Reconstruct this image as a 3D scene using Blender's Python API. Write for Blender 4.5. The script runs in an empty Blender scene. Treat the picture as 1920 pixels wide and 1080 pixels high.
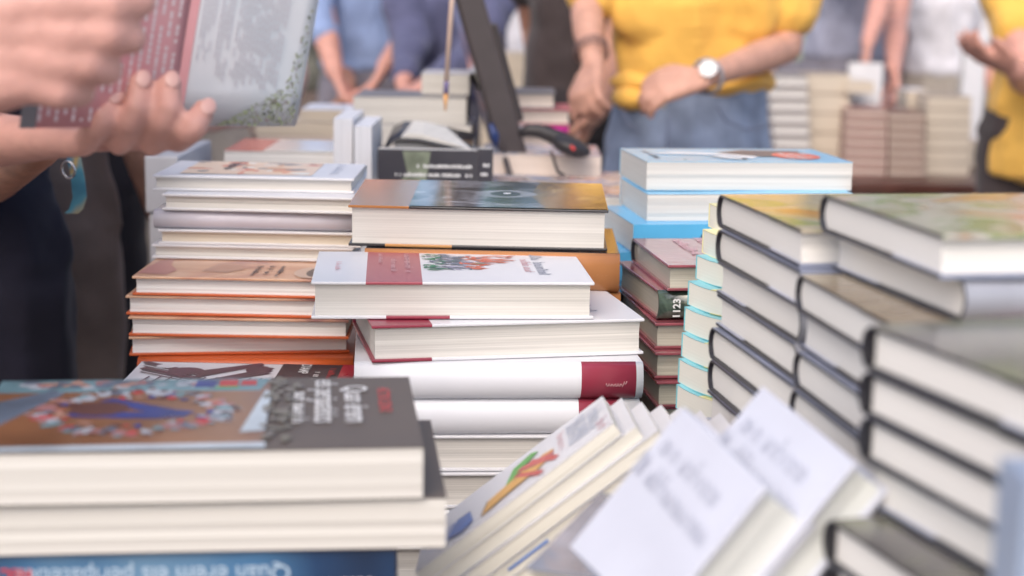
import bpy, bmesh, math, random
from mathutils import Vector, Matrix
sc=bpy.context.scene
col=sc.collection
rad=math.radians
# ------------------------------------------------------------------ camera
CH=1.27; PITCH=rad(10.93); ROLL=rad(1.1); F=2900.0
cd=bpy.data.cameras.new('camera'); cam=bpy.data.objects.new('camera',cd); col.objects.link(cam)
cam.matrix_world=Matrix.Translation((0,0,CH))@Matrix.Rotation(math.pi/2-PITCH,4,'X')@Matrix.Rotation(ROLL,4,'Z')
cd.sensor_width=36; cd.lens=36*F/1920; cd.clip_start=.02; cd.clip_end=500
cd.dof.use_dof=True; cd.dof.focus_distance=1.33; cd.dof.aperture_fstop=4.3; cd.dof.aperture_blades=9
sc.camera=cam
# ------------------------------------------------------------------ sky, sun, exposure
SUN_EL=rad(45); SUN_AZ=rad(199)
w=bpy.data.worlds.new('World'); sc.world=w; w.use_nodes=True
nt=w.node_tree; bg=nt.nodes['Background']; sky=nt.nodes.new('ShaderNodeTexSky')
sky.sky_type='NISHITA'; sky.sun_disc=False; sky.sun_elevation=SUN_EL; sky.sun_rotation=SUN_AZ
sky.air_density=1.0; sky.dust_density=4.0; sky.ozone_density=1.0
nt.links.new(sky.outputs[0],bg.inputs[0]); bg.inputs[1].default_value=.15
sd=bpy.data.lights.new('sun','SUN'); so=bpy.data.objects.new('sun',sd); col.objects.link(so)
sd.energy=.58; sd.angle=rad(60); sd.color=(1,.965,.94)
# direction towards the sun (nishita: rotation measured clockwise from +Y)
sdir=Vector((math.sin(SUN_AZ)*math.cos(SUN_EL),math.cos(SUN_AZ)*math.cos(SUN_EL),math.sin(SUN_EL)))
so.rotation_euler=sdir.to_track_quat('Z','Y').to_euler()
sc.view_settings.view_transform='Standard'; sc.view_settings.look='None'
sc.view_settings.exposure=0.64; sc.view_settings.gamma=1
# ------------------------------------------------------------------ pixel -> world (the layout was measured in the photograph)
CM=cam.matrix_world.to_3x3()
def ray(px,py): return CM@Vector(((px-960)/F,(540-py)/F,-1))
def G(px,py,h):
    d=ray(px,py); return Vector((0,0,CH))+d*(h/-d.z)
def V(px,py,Y):
    d=ray(px,py); return Vector((0,0,CH))+d*(Y/d.y)
# ------------------------------------------------------------------ materials
def lin(c):
    return tuple(((v/255)/12.92 if v/255<.04045 else ((v/255+.055)/1.055)**2.4) for v in c)
MC={}
def newmat(name):
    m=bpy.data.materials.new(name); m.use_nodes=True; return m,m.node_tree,m.node_tree.nodes['Principled BSDF']
def N(nt,t,**k):
    n=nt.nodes.new(t)
    for a,b in k.items(): setattr(n,a,b)
    return n
def setin(n,**k):
    for a,b in k.items(): n.inputs[a.replace('_',' ')].default_value=b
def M(name,c,rough=.5,spec=.5,var=.06,scale=25,bump=0,bscale=120,coat=0,metal=0,sss=0,trans=0,alpha=1):
    if name in MC: return MC[name]
    m,nt,p=newmat(name)
    tc=N(nt,'ShaderNodeTexCoord'); no=N(nt,'ShaderNodeTexNoise'); no.inputs['Scale'].default_value=scale; no.inputs['Detail'].default_value=4
    nt.links.new(tc.outputs['Object'],no.inputs['Vector'])
    r=N(nt,'ShaderNodeValToRGB'); e=r.color_ramp.elements
    e[0].position=.3; e[1].position=.7
    e[0].color=(*[max(0,v*(1-var)) for v in c],1); e[1].color=(*[min(1,v*(1+var)) for v in c],1)
    nt.links.new(no.outputs[0],r.inputs[0]); nt.links.new(r.outputs[0],p.inputs['Base Color'])
    mr=N(nt,'ShaderNodeMapRange'); mr.inputs['To Min'].default_value=max(0,rough-.07); mr.inputs['To Max'].default_value=min(1,rough+.07)
    nt.links.new(no.outputs[0],mr.inputs[0]); nt.links.new(mr.outputs[0],p.inputs['Roughness'])
    p.inputs['Specular IOR Level'].default_value=spec; p.inputs['Coat Weight'].default_value=coat; p.inputs['Coat Roughness'].default_value=.12
    p.inputs['Metallic'].default_value=metal
    if sss: p.inputs['Subsurface Weight'].default_value=sss; p.inputs['Subsurface Radius'].default_value=(.01,.004,.002)
    if trans: p.inputs['Transmission Weight'].default_value=trans
    p.inputs['Alpha'].default_value=alpha
    if bump:
        n2=N(nt,'ShaderNodeTexNoise'); n2.inputs['Scale'].default_value=bscale; n2.inputs['Detail'].default_value=3
        nt.links.new(tc.outputs['Object'],n2.inputs['Vector'])
        b=N(nt,'ShaderNodeBump'); b.inputs['Strength'].default_value=bump; b.inputs['Distance'].default_value=.002
        nt.links.new(n2.outputs[0],b.inputs['Height']); nt.links.new(b.outputs[0],p.inputs['Normal'])
    MC[name]=m; return m
def pages(name,c,scale=1.0,contrast=.10):
    """paper block: fine layered sheet lines across the thickness, grouped in signatures"""
    if name in MC: return MC[name]
    m,nt,p=newmat(name)
    tc=N(nt,'ShaderNodeTexCoord'); mp=N(nt,'ShaderNodeMapping'); mp.inputs['Scale'].default_value=(3,3,900*scale)
    nt.links.new(tc.outputs['Object'],mp.inputs[0])
    a=N(nt,'ShaderNodeTexNoise'); a.inputs['Scale'].default_value=1; a.inputs['Detail'].default_value=3; a.inputs['Roughness'].default_value=.7
    nt.links.new(mp.outputs[0],a.inputs['Vector'])
    mp2=N(nt,'ShaderNodeMapping'); mp2.inputs['Scale'].default_value=(1.5,1.5,520*scale); nt.links.new(tc.outputs['Object'],mp2.inputs[0])
    b=N(nt,'ShaderNodeTexNoise'); b.inputs['Scale'].default_value=1; b.inputs['Detail'].default_value=2
    nt.links.new(mp2.outputs[0],b.inputs['Vector'])
    ad=N(nt,'ShaderNodeMath',operation='MULTIPLY_ADD'); ad.inputs[1].default_value=1.25; nt.links.new(a.outputs[0],ad.inputs[0]); sc_=N(nt,'ShaderNodeMath',operation='MULTIPLY'); sc_.inputs[1].default_value=.75; nt.links.new(b.outputs[0],sc_.inputs[0]); nt.links.new(sc_.outputs[0],ad.inputs[2])
    r=N(nt,'ShaderNodeValToRGB'); e=r.color_ramp.elements; e[0].position=.35; e[1].position=.62
    mul=N(nt,'ShaderNodeMath',operation='MULTIPLY'); mul.inputs[1].default_value=.5; nt.links.new(ad.outputs[0],mul.inputs[0])
    e[0].color=(*[v*(1-contrast*1.2) for v in c],1); e[1].color=(*[min(1,v*(1+contrast*.3)) for v in c],1)
    nt.links.new(mul.outputs[0],r.inputs[0]); nt.links.new(r.outputs[0],p.inputs['Base Color'])
    bp=N(nt,'ShaderNodeBump'); bp.inputs['Strength'].default_value=.25; bp.inputs['Distance'].default_value=.0005
    nt.links.new(mul.outputs[0],bp.inputs['Height']); nt.links.new(bp.outputs[0],p.inputs['Normal'])
    p.inputs['Roughness'].default_value=.85; p.inputs['Specular IOR Level'].default_value=.2
    MC[name]=m; return m
def band(name,base,bands,rough=.3,coat=.25,axis=0):
    """cover stock with printed bands: bands=[(x0,x1,colour)] in metres along the book"""
    if name in MC: return MC[name]
    m,nt,p=newmat(name)
    tc=N(nt,'ShaderNodeTexCoord'); sx=N(nt,'ShaderNodeSeparateXYZ'); nt.links.new(tc.outputs['Object'],sx.inputs[0])
    cur=None; prev=base
    rgb=N(nt,'ShaderNodeRGB'); rgb.outputs[0].default_value=(*base,1); cur=rgb.outputs[0]
    for x0,x1,c in bands:
        g=N(nt,'ShaderNodeMath',operation='GREATER_THAN'); g.inputs[1].default_value=x0; nt.links.new(sx.outputs[axis],g.inputs[0])
        l=N(nt,'ShaderNodeMath',operation='LESS_THAN'); l.inputs[1].default_value=x1; nt.links.new(sx.outputs[axis],l.inputs[0])
        mm=N(nt,'ShaderNodeMath',operation='MULTIPLY'); nt.links.new(g.outputs[0],mm.inputs[0]); nt.links.new(l.outputs[0],mm.inputs[1])
        mx=N(nt,'ShaderNodeMix',data_type='RGBA'); nt.links.new(mm.outputs[0],mx.inputs['Factor']); nt.links.new(cur,mx.inputs['A']); mx.inputs['B'].default_value=(*c,1); cur=mx.outputs['Result']
    no=N(nt,'ShaderNodeTexNoise'); no.inputs['Scale'].default_value=18; nt.links.new(tc.outputs['Object'],no.inputs['Vector'])
    hs=N(nt,'ShaderNodeHueSaturation'); mr=N(nt,'ShaderNodeMapRange'); mr.inputs['To Min'].default_value=.96; mr.inputs['To Max'].default_value=1.03
    nt.links.new(no.outputs[0],mr.inputs[0]); nt.links.new(mr.outputs[0],hs.inputs['Value']); nt.links.new(cur,hs.inputs['Color'])
    nt.links.new(hs.outputs[0],p.inputs['Base Color'])
    p.inputs['Roughness'].default_value=rough; p.inputs['Coat Weight'].default_value=coat; p.inputs['Coat Roughness'].default_value=.15
    MC[name]=m; return m
def art(name,cols,scale=12,stretch=(1,1,1),rough=.25,coat=.4,detail=4,dist=1.0,seed=0,bump=0):
    """printed photographic cover: several colours in irregular patches"""
    if name in MC: return MC[name]
    m,nt,p=newmat(name)
    tc=N(nt,'ShaderNodeTexCoord'); mp=N(nt,'ShaderNodeMapping'); mp.inputs['Scale'].default_value=stretch; mp.inputs['Location'].default_value=(seed,seed*.7,seed*.3)
    nt.links.new(tc.outputs['Object'],mp.inputs[0])
    no=N(nt,'ShaderNodeTexNoise'); no.inputs['Scale'].default_value=scale; no.inputs['Detail'].default_value=detail; no.inputs['Distortion'].default_value=dist
    nt.links.new(mp.outputs[0],no.inputs['Vector'])
    r=N(nt,'ShaderNodeValToRGB'); cr=r.color_ramp
    n=len(cols)
    while len(cr.elements)<n: cr.elements.new(.5)
    for i,c in enumerate(cols):
        cr.elements[i].position=.28+.44*i/(n-1); cr.elements[i].color=(*c,1)
    nt.links.new(no.outputs[0],r.inputs[0]); nt.links.new(r.outputs[0],p.inputs['Base Color'])
    p.inputs['Roughness'].default_value=rough; p.inputs['Coat Weight'].default_value=coat; p.inputs['Coat Roughness'].default_value=.1
    if bump:
        n2=N(nt,'ShaderNodeTexNoise'); n2.inputs['Scale'].default_value=45; nt.links.new(mp.outputs[0],n2.inputs['Vector'])
        b=N(nt,'ShaderNodeBump'); b.inputs['Strength'].default_value=bump; b.inputs['Distance'].default_value=.002
        nt.links.new(n2.outputs[0],b.inputs['Height']); nt.links.new(b.outputs[0],p.inputs['Normal']); nt.links.new(b.outputs[0],p.inputs['Coat Normal'])
    MC[name]=m; return m
def cloth(name,c,fold=.5,fscale=7,c2=None,var=.12,rough=.85):
    if name in MC: return MC[name]
    m,nt,p=newmat(name)
    tc=N(nt,'ShaderNodeTexCoord')
    no=N(nt,'ShaderNodeTexNoise'); no.inputs['Scale'].default_value=20; no.inputs['Detail'].default_value=5; nt.links.new(tc.outputs['Object'],no.inputs['Vector'])
    r=N(nt,'ShaderNodeValToRGB'); e=r.color_ramp.elements; e[0].position=.3; e[1].position=.7
    c2=c2 or tuple(v*(1+var) for v in c)
    e[0].color=(*[v*(1-var) for v in c],1); e[1].color=(*[min(1,v) for v in c2],1)
    nt.links.new(no.outputs[0],r.inputs[0]); nt.links.new(r.outputs[0],p.inputs['Base Color'])
    mp=N(nt,'ShaderNodeMapping'); mp.inputs['Scale'].default_value=(1.6,1.6,.7); mp.inputs['Rotation'].default_value=(0,.5,0); nt.links.new(tc.outputs['Object'],mp.inputs[0])
    f=N(nt,'ShaderNodeTexNoise'); f.inputs['Scale'].default_value=fscale; f.inputs['Detail'].default_value=2; f.inputs['Distortion'].default_value=1.2; nt.links.new(mp.outputs[0],f.inputs['Vector'])
    b=N(nt,'ShaderNodeBump'); b.inputs['Strength'].default_value=fold; b.inputs['Distance'].default_value=.03
    nt.links.new(f.outputs[0],b.inputs['Height'])
    wv=N(nt,'ShaderNodeTexNoise'); wv.inputs['Scale'].default_value=900; nt.links.new(tc.outputs['Object'],wv.inputs['Vector'])
    b2=N(nt,'ShaderNodeBump'); b2.inputs['Strength'].default_value=.25; b2.inputs['Distance'].default_value=.001
    nt.links.new(wv.outputs[0],b2.inputs['Height']); nt.links.new(b.outputs[0],b2.inputs['Normal']); nt.links.new(b2.outputs[0],p.inputs['Normal'])
    p.inputs['Roughness'].default_value=rough; p.inputs['Sheen Weight'].default_value=.15; p.inputs['Specular IOR Level'].default_value=.25
    MC[name]=m; return m
WHITE=(.74,.74,.775); CREAM=(.70,.675,.635); CREAM2=(.70,.67,.60)
m_white=M('white_cover',WHITE,.35,coat=.15,var=.03)
m_lilac=M('lilac_white_cover',(.62,.60,.68),.4,coat=.1,var=.04)
pg=pages('cream_pages',CREAM,contrast=.17); pgw=pages('white_pages',(.72,.70,.68)); pgg=pages('grey_pages',(.62,.61,.62),contrast=.16); pgd=pages('beige_pages',(.66,.58,.48)); pgp=pages('pinkish_pages',(.72,.62,.55))
RED=(.30,.035,.065); ORANGE=(.62,.12,.03)
m_black=M('black_board',(.018,.017,.024),.35,coat=.2,bump=.15,bscale=400)
m_orange=M('orange_board',ORANGE,.4,coat=.15)
m_red=M('dark_red_cover',RED,.35,coat=.2)
m_blue=M('sky_blue_cover',(.12,.48,.80),.3,coat=.25,var=.04)
m_ink=M('grey_ink',(.35,.37,.44),.5,var=.1); m_inkd=M('dark_ink',(.06,.06,.08),.5); m_inkw=M('white_ink',(.82,.82,.82),.5); m_inkr=M('red_ink',(.62,.05,.05),.5); m_inkg=M('pale_ink',(.55,.58,.66),.5); m_pinkink=M('pale_red_ink',(.65,.38,.40),.5)
# ------------------------------------------------------------------ object helpers
def tag(o,label=None,cat=None,group=None,kind=None):
    if label: o['label']=label
    if cat: o['category']=cat
    if group: o['group']=group
    if kind: o['kind']=kind
    return o
def empty(name,loc=(0,0,0),rz=0,label=None,cat=None,group=None):
    o=bpy.data.objects.new(name,None); col.objects.link(o); o.location=loc; o.rotation_euler=(0,0,rz); o.empty_display_size=.02
    return tag(o,label,cat,group)
def mobj(name,bm,mats,parent=None,smooth=False,bevel=0):
    me=bpy.data.meshes.new(name); bm.normal_update(); bm.to_mesh(me); bm.free()
    if not isinstance(mats,(list,tuple)): mats=[mats]
    for m in mats: me.materials.append(m)
    if smooth:
        for p in me.polygons: p.use_smooth=True
    o=bpy.data.objects.new(name,me); col.objects.link(o)
    if parent: o.parent=parent
    if bevel:
        b=o.modifiers.new('bevel','BEVEL'); b.width=bevel; b.segments=2; b.limit_method='ANGLE'; b.angle_limit=rad(40)
    return o
def box(bm,x0,x1,y0,y1,z0,z1,mi=0,mat=None):
    vs=[bm.verts.new(Vector(p) if mat is None else mat@Vector(p)) for p in [(x0,y0,z0),(x1,y0,z0),(x1,y1,z0),(x0,y1,z0),(x0,y0,z1),(x1,y0,z1),(x1,y1,z1),(x0,y1,z1)]]
    for f in [(0,3,2,1),(4,5,6,7),(0,1,5,4),(1,2,6,5),(2,3,7,6),(3,0,4,7)]:
        g=bm.faces.new([vs[i] for i in f]); g.material_index=mi
def tube(bm,pts,r,seg=8,mi=0,caps=True):
    pts=[Vector(p) for p in pts]; rings=[]
    rr=r if isinstance(r,(list,tuple)) else [r]*len(pts)
    for i,p in enumerate(pts):
        t=(pts[min(i+1,len(pts)-1)]-pts[max(i-1,0)]).normalized()
        a=t.orthogonal().normalized() if i==0 else (prev-t*prev.dot(t)).normalized(); prev=a; b=t.cross(a)
        rings.append([bm.verts.new(p+(a*math.cos(2*math.pi*k/seg)+b*math.sin(2*math.pi*k/seg))*rr[i]) for k in range(seg)])
    for i in range(len(rings)-1):
        for k in range(seg):
            f=bm.faces.new([rings[i][k],rings[i][(k+1)%seg],rings[i+1][(k+1)%seg],rings[i+1][k]]); f.material_index=mi; f.smooth=True
    if caps: bm.faces.new(rings[0][::-1]).material_index=mi; bm.faces.new(rings[-1]).material_index=mi
def extr(bm,prof,xs,flip=None,fz=None,mis=None,caps=True,closed=True):
    """extrude a (y,z) profile along x; flip=(L,W) turns it end for end"""
    rings=[]
    for x in xs:
        ring=[]
        for (y,z) in prof:
            zz=z+(fz(x,y) if fz else 0)
            X,Y=(flip[0]-x,flip[1]-y) if flip else (x,y)
            ring.append(bm.verts.new((X,Y,zz)))
        rings.append(ring)
    n=len(prof); m=n if closed else n-1
    for i in range(len(rings)-1):
        for k in range(m):
            f=bm.faces.new([rings[i][k],rings[i][(k+1)%n],rings[i+1][(k+1)%n],rings[i+1][k]])
            if mis: f.material_index=mis[k]
    if caps and closed:
        bm.faces.new(rings[0]); bm.faces.new(rings[-1][::-1])
def slabprof(y0,y1,z0,z1,ny=6,nz=4,d0=lambda t:0,d1=lambda t:0):
    p=[(y0+(y1-y0)*i/ny,z0) for i in range(ny)]
    p+=[(y1+d1(i/nz),z0+(z1-z0)*i/nz) for i in range(nz)]
    p+=[(y1+(y0-y1)*i/ny,z1) for i in range(ny)]
    p+=[(y0+d0(1-i/nz),z1+(z0-z1)*i/nz) for i in range(nz)]
    return p
def fixn(bm):
    bmesh.ops.recalc_face_normals(bm,faces=bm.faces)
rnd=random.Random(7)
def book(label,T,L,W,style='hard',front=None,back=None,spine=None,board=None,pages=None,near=False,group=None,bt=None,wave=0,jacket=None,bent=0,name=None,seed=0):
    """a book lying flat, fore-edge towards -Y and spine towards +Y (near=True: turned end for end)"""
    front=front or m_white; back=back or front; spine=spine or front; pgm=pages or pg
    hard=style=='hard'
    root=empty(name or ('hardback_book' if hard else 'paperback_book'),label=label,cat='book',group=group)
    fl=(L,W) if near else None
    R_=random.Random(seed)
    ph=R_.random()*6
    if wave: fz=lambda x,y: wave*math.sin(y/W*5.2+.4)+wave*.25*math.sin(x*20)
    elif bent: fz=lambda x,y: 0
    else:
        a=.0003 if hard else .0006
        fz=lambda x,y: a*math.sin(x/L*4+ph)*math.sin(y/W*3+.5)
    xs=lambda a,b,n:[a+(b-a)*i/n for i in range(n+1)]
    o=.0032 if hard else .0004; c=bt or (.0025 if hard else .0006)
    if jacket: c+=.0006
    # page block
    bm=bmesh.new()
    j=[R_.uniform(-.0004,.0004) for _ in range(9)]
    if hard:
        pr=slabprof(o,W-.006,c,T-c,8,7,d0=lambda t:.0016*math.sin(math.pi*t)+j[int(t*7)],d1=lambda t:.0045*math.sin(math.pi*t))
    else:
        pr=slabprof(o,W-.001,c,T-c,10,7,d0=lambda t:j[int(t*7)]*1.2)
    extr(bm,pr,xs(o,L-o,8),fl,fz); fixn(bm)
    mobj('page_block',bm,pgm,root)
    c0=bt or (.0025 if hard else .0005)
    hb=W-.007 if hard else W-.0004
    bv=.0007 if hard else 0
    bd=board or None
    fm,bk,spm=(bd,bd,bd) if (jacket and bd) else (front,back,spine)
    bm=bmesh.new(); extr(bm,slabprof(0,hb,T-c0,T,10,1),xs(0,L,8),fl,fz); fixn(bm); mobj('front_cover',bm,fm,root,bevel=bv)
    bm=bmesh.new(); extr(bm,slabprof(0,hb,0,c0,10,1),xs(0,L,8),fl,fz); fixn(bm); mobj('back_cover',bm,bk,root,bevel=bv)
    # spine
    bm=bmesh.new()
    if hard:
        n=12; out=[];inn=[]
        for i in range(n+1):
            t=i/n; z=T*t; y=hb+.0005+(.0066 if jacket else .0078)*(math.sin(math.pi*t)**.55)
            out.append((y,z)); inn.append((y-(.0011 if jacket else .0019),c0*.6+(T-1.2*c0)*t))
        extr(bm,out+inn[::-1],xs(0,L,4),fl,fz); fixn(bm)
        s=mobj('spine',bm,spm,root)
        for f in s.data.polygons: f.use_smooth=abs(f.normal.x)<.5
    else:
        extr(bm,slabprof(W-.0005,W+.0004,0,T,1,4),xs(0,L,8),fl,fz); fixn(bm); mobj('spine',bm,spm,root)
    if jacket:
        js,e=.0006,.0007
        P=[(.06,T-c0-e*.6),(-e,T-c0-e*.6),(-e,T+e*.7)]; mi=[0,0]
        P+=[(hb*.5,T+e*.7),(hb,T+e*.7)]; mi+=[0,0]
        n=10
        for i in range(1,n): t=1-i/n; P.append((hb+.0005+.0072*(math.sin(math.pi*t)**.55),T*t)); mi.append(1)
        P+=[(hb,-e*.7),(hb*.5,-e*.7),(-e,-e*.7)]; mi+=[1,2,2]
        P+=[(-e,c0+e*.6),(.06,c0+e*.6)]; mi+=[2,2]
        bm=bmesh.new(); extr(bm,P,xs(.0006,L-.0006,8),fl,fz,mis=mi,caps=False,closed=False)
        s=mobj('dust_jacket',bm,[front,spine,back],root)
        so_=s.modifiers.new('thickness','SOLIDIFY'); so_.thickness=.0003; so_.offset=0
    return root
def place(o,loc,rz=0,tilt=(0,0)):
    o.location=loc; o.rotation_euler=(tilt[0],tilt[1],rad(rz))
def R2(phi,x,y):
    c,s=math.cos(rad(phi)),math.sin(rad(phi)); return Vector((c*x-s*y,s*x+c*y,0))
def anchor(px,py,h,phi,L,W,T,a='NL'):
    """base location of a book whose named top corner is seen at a pixel, h below the camera"""
    p=G(px,py,h); off={'NL':(0,0),'FL':(0,W),'NR':(L,0)}[a]
    q=p-R2(phi,*off); q.z=CH-h-T; return q
def kids(o): return [c for c in o.children]
def dup(o,label=None,parent=None):
    r=o.copy(); col.objects.link(r)
    if parent is not None: r.parent=parent
    if label: r['label']=label
    for ch in kids(o): dup(ch,None,r)
    return r
# flat printed shapes and lettering
def prints(name,parent,polys,mats,z,flip=None,xf=None):
    """polys=[(points,material index)] printed on a surface at height z (each a hair above the last)"""
    bm=bmesh.new()
    for i,(pts,mi) in enumerate(polys):
        vs=[]
        for (x,y) in pts:
            if flip: x,y=flip[0]-x,flip[1]-y
            v=Vector((x,y,z+i*2e-6)); vs.append(bm.verts.new(xf@v if xf else v))
        try: f=bm.faces.new(vs); f.material_index=mi
        except ValueError: pass
        f.normal_update()
        if f.normal.z<0 and not xf: f.normal_flip()
    return mobj(name,bm,mats,parent)
def scrawl(x,y,h,length,seed,mi=0,word=.5,th=.16,vert=True):
    """illegible small print: strokes; reads along -Y with letter tops towards +X"""
    r=random.Random(seed); out=[]; t=0
    while t<length:
        wd=h*r.uniform(.45,.8)
        if r.random()<.14: t+=wd; continue
        hh=h*(1.25 if r.random()<.25 else .8)
        k=r.random()
        s=h*th
        def q(a0,b0,a1,b1):
            # a across (reading), b up
            dx,dy=b1-b0,a1-a0; n=math.hypot(dx,dy) or 1; nx,ny=-dy/n*s/2,dx/n*s/2
            out.append(([(x+b0+nx,y-a0-ny),(x+b1+nx,y-a1-ny),(x+b1-nx,y-a1+ny),(x+b0-nx,y-a0+ny)],mi))
        q(t,0,t+wd*.15,hh)
        if k<.4: q(t+.1*wd,hh*.9,t+wd*.7,hh*.75); q(t+wd*.7,0,t+wd*.75,hh*.8)
        elif k<.75: q(t,s/2,t+wd*.7,s/2); q(t+wd*.65,0,t+wd*.5,hh*.7)
        else: q(t+.1*wd,hh*.5,t+wd*.7,hh*.5)
        t+=wd
    return out
TMP=bpy.data.scenes.new('workbench')
def bake(o):
    # evaluate one object on its own, away from the big scene
    TMP.collection.objects.link(o); vl=TMP.view_layers[0]; vl.update(); dg=vl.depsgraph; dg.update()
    me=bpy.data.meshes.new_from_object(o.evaluated_get(dg)); TMP.collection.objects.unlink(o); return me
def text(s,size,mat,parent,loc,rot=(0,0,0),name='lettering',sx=1.0,bold=0,align='LEFT'):
    cu=bpy.data.curves.new(name,'FONT'); cu.body=s; cu.size=size; cu.offset=bold; cu.align_x=align
    t=bpy.data.objects.new(name,cu)
    me=bake(t)
    bpy.data.objects.remove(t); me.materials.clear(); me.materials.append(mat)
    o=bpy.data.objects.new(name,me); col.objects.link(o); o.parent=parent; o.location=loc; o.rotation_euler=rot; o.scale=(sx,1,1)
    return o
def disc(cx,cy,rx,ry,n=14,rot=0,jit=0,r=None):
    out=[]
    for i in range(n):
        a=2*math.pi*i/n; k=1+(r.uniform(-jit,jit) if r else 0)
        u,v=rx*k*math.cos(a),ry*k*math.sin(a)
        out.append((cx+u*math.cos(rot)-v*math.sin(rot),cy+u*math.sin(rot)+v*math.cos(rot)))
    return out
ORD=['top','second','third','fourth','fifth','sixth','seventh','eighth','ninth','tenth','eleventh','twelfth','thirteenth','fourteenth','fifteenth','sixteenth','seventeenth','eighteenth','nineteenth','twentieth']
def nth(i,what): return ('topmost book of '+what) if i==0 else f'{ORD[i]} book down in {what}'
TABLE_H=.52   # table top below the camera
# ------------------------------------------------------------------ stacks of books
def stack(desc,group,h,items,fill=(),jit=.004,seed=1,gap=.0005,stop=TABLE_H,start=0,dropx=0):
    """items: dicts with book() arguments plus at=(px,py,anchor,phi) or d=(dx,dy,drot) from the one above; fill: indices repeated down to the table"""
    R_=random.Random(seed); out=[]; i=start; prev=None
    for it in items:
        it=dict(it); at=it.pop('at',None); d=it.pop('d',None); lab=it.pop('label',None); ex=it.pop('extra',None); tl=it.pop('tilt',(0,0))
        T,L,W=it['T'],it['L'],it['W']
        b=book(lab or nth(i,desc),group=group,seed=seed*50+i,**it)
        if at: px,py,a,phi=at; loc=anchor(px,py,h,phi,L,W,T,a)
        else:
            d=d or (0,0,0); phi=prev[1]+d[2]; loc=prev[0]+R2(phi,d[0],d[1]); loc.z=CH-h-T
        place(b,loc,phi,tl); h+=T+gap
        if ex: ex(b,T,L,W)
        out.append((b,T,L,W)); prev=(loc,phi); i+=1
    n=len(items)
    k=0
    while fill and h<stop-.006:
        src,T,L,W=out[fill[k%len(fill)]]; k+=1
        if h+T>stop+.004: break
        b=dup(src,nth(i,desc)); phi=prev[1]+R_.uniform(-1.5,1.5); loc=Vector((prev[0].x+R_.uniform(-jit,jit)+dropx,prev[0].y+R_.uniform(-jit,jit),CH-h-T))
        place(b,loc,phi); b.rotation_euler[0]=0; b.rotation_euler[1]=0
        h+=T+gap; prev=(loc,phi); i+=1
    return out
def D(**k): return k
# --- white novels with a dark red band, in the centre
LC,WC=.236,.155
cw_front=band('white_cover_red_band',WHITE,[(.045,.092,(.40,.085,.115))],.35,.15)
cw_back=band('white_back_red_band',WHITE,[(.062,.115,RED)],.35,.15)
cw_spine=band('white_spine_red_foot',(.78,.79,.84),[(LC-.048,LC-.002,RED)],.35,.2)
cw_spine2=band('white_spine_red_foot_shifted',(.78,.79,.84),[(LC-.05,LC-.014,RED)],.35,.2)
m_green=M('print_green',(.05,.22,.12),.5); m_slate=M('print_slate',(.17,.20,.26),.5,var=.3); m_rust=M('print_rust',(.62,.16,.10),.5,var=.2); m_mauve=M('print_mauve',(.45,.42,.52),.5)
def feather_art(b,T,L,W):
    r=random.Random(5); polys=[]
    for k in range(150):
        u=r.random(); x=L*(.405+.2*u)+r.uniform(-.004,.004); y=W*(.62+r.uniform(-.28,.25)*(1-.3*u))
        a=r.uniform(-.5,.6) if r.random()<.7 else r.uniform(-1.5,1.5); ln=r.uniform(.006,.018); wd=r.uniform(.0012,.003)
        mi=0 if (u<.25 and r.random()<.5) else (2 if u>.62 and r.random()<.75 else r.choice([1,1,3,0 if r.random()<.2 else 1]))
        ca,sa=math.cos(a),math.sin(a)
        polys.append(([(x,y),(x+ln*.5*ca-wd*sa,y+ln*.5*sa+wd*ca),(x+ln*ca,y+ln*sa),(x+ln*.5*ca+wd*sa,y+ln*.5*sa-wd*ca)],mi))
    for k in range(26):
        x=L*(.6+.12*r.random()); y=W*(.68+r.uniform(-.1,.14)); ln=r.uniform(.008,.02); a=r.uniform(-.5,.5); wd=.0016
        ca,sa=math.cos(a),math.sin(a)
        polys.append(([(x,y),(x+ln*.5*ca-wd*sa,y+ln*.5*sa+wd*ca),(x+ln*ca,y+ln*sa),(x+ln*.5*ca+wd*sa,y+ln*.5*sa-wd*ca)],2))
    prints('feather_picture',b,polys,[m_green,m_slate,m_rust,m_mauve],T+.0006)
    cover_print(b,T,L,W)
    prints('band_lettering',b,scrawl(.078,W*.86,.006,W*.6,3)+scrawl(.066,W*.7,.0045,W*.4,4)+scrawl(.055,W*.86,.003,W*.3,8),[m_pinkink],T+.0006)
def cover_print(b,T,L,W):
    prints('lettering',b,scrawl(L*.815,W*.86,.009,W*.62,11)+[(p,1) for p,_ in scrawl(L*.77,W*.7,.007,W*.4,12)]+[(p,1) for p,_ in scrawl(.018,W*.6,.004,W*.25,13)],[m_ink,m_pinkink],T+.0006)
def spine_print(b,T,L,W):
    # fine gold-grey signature on the red foot of the spine and a small red mark on the white part
    q=[]
    r=random.Random(4); x=L-.020
    pts=[(L-.032+ .018*i/24, T*.42+.0016*math.sin(i*1.9)+(.0018 if i>20 else 0)) for i in range(25)]
    bm=bmesh.new(); tube(bm,[(x_,-.0018,z_) for x_,z_ in pts],.00028,5)
    mobj('lettering',bm,m_pinkink,b)
C=[]
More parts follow.
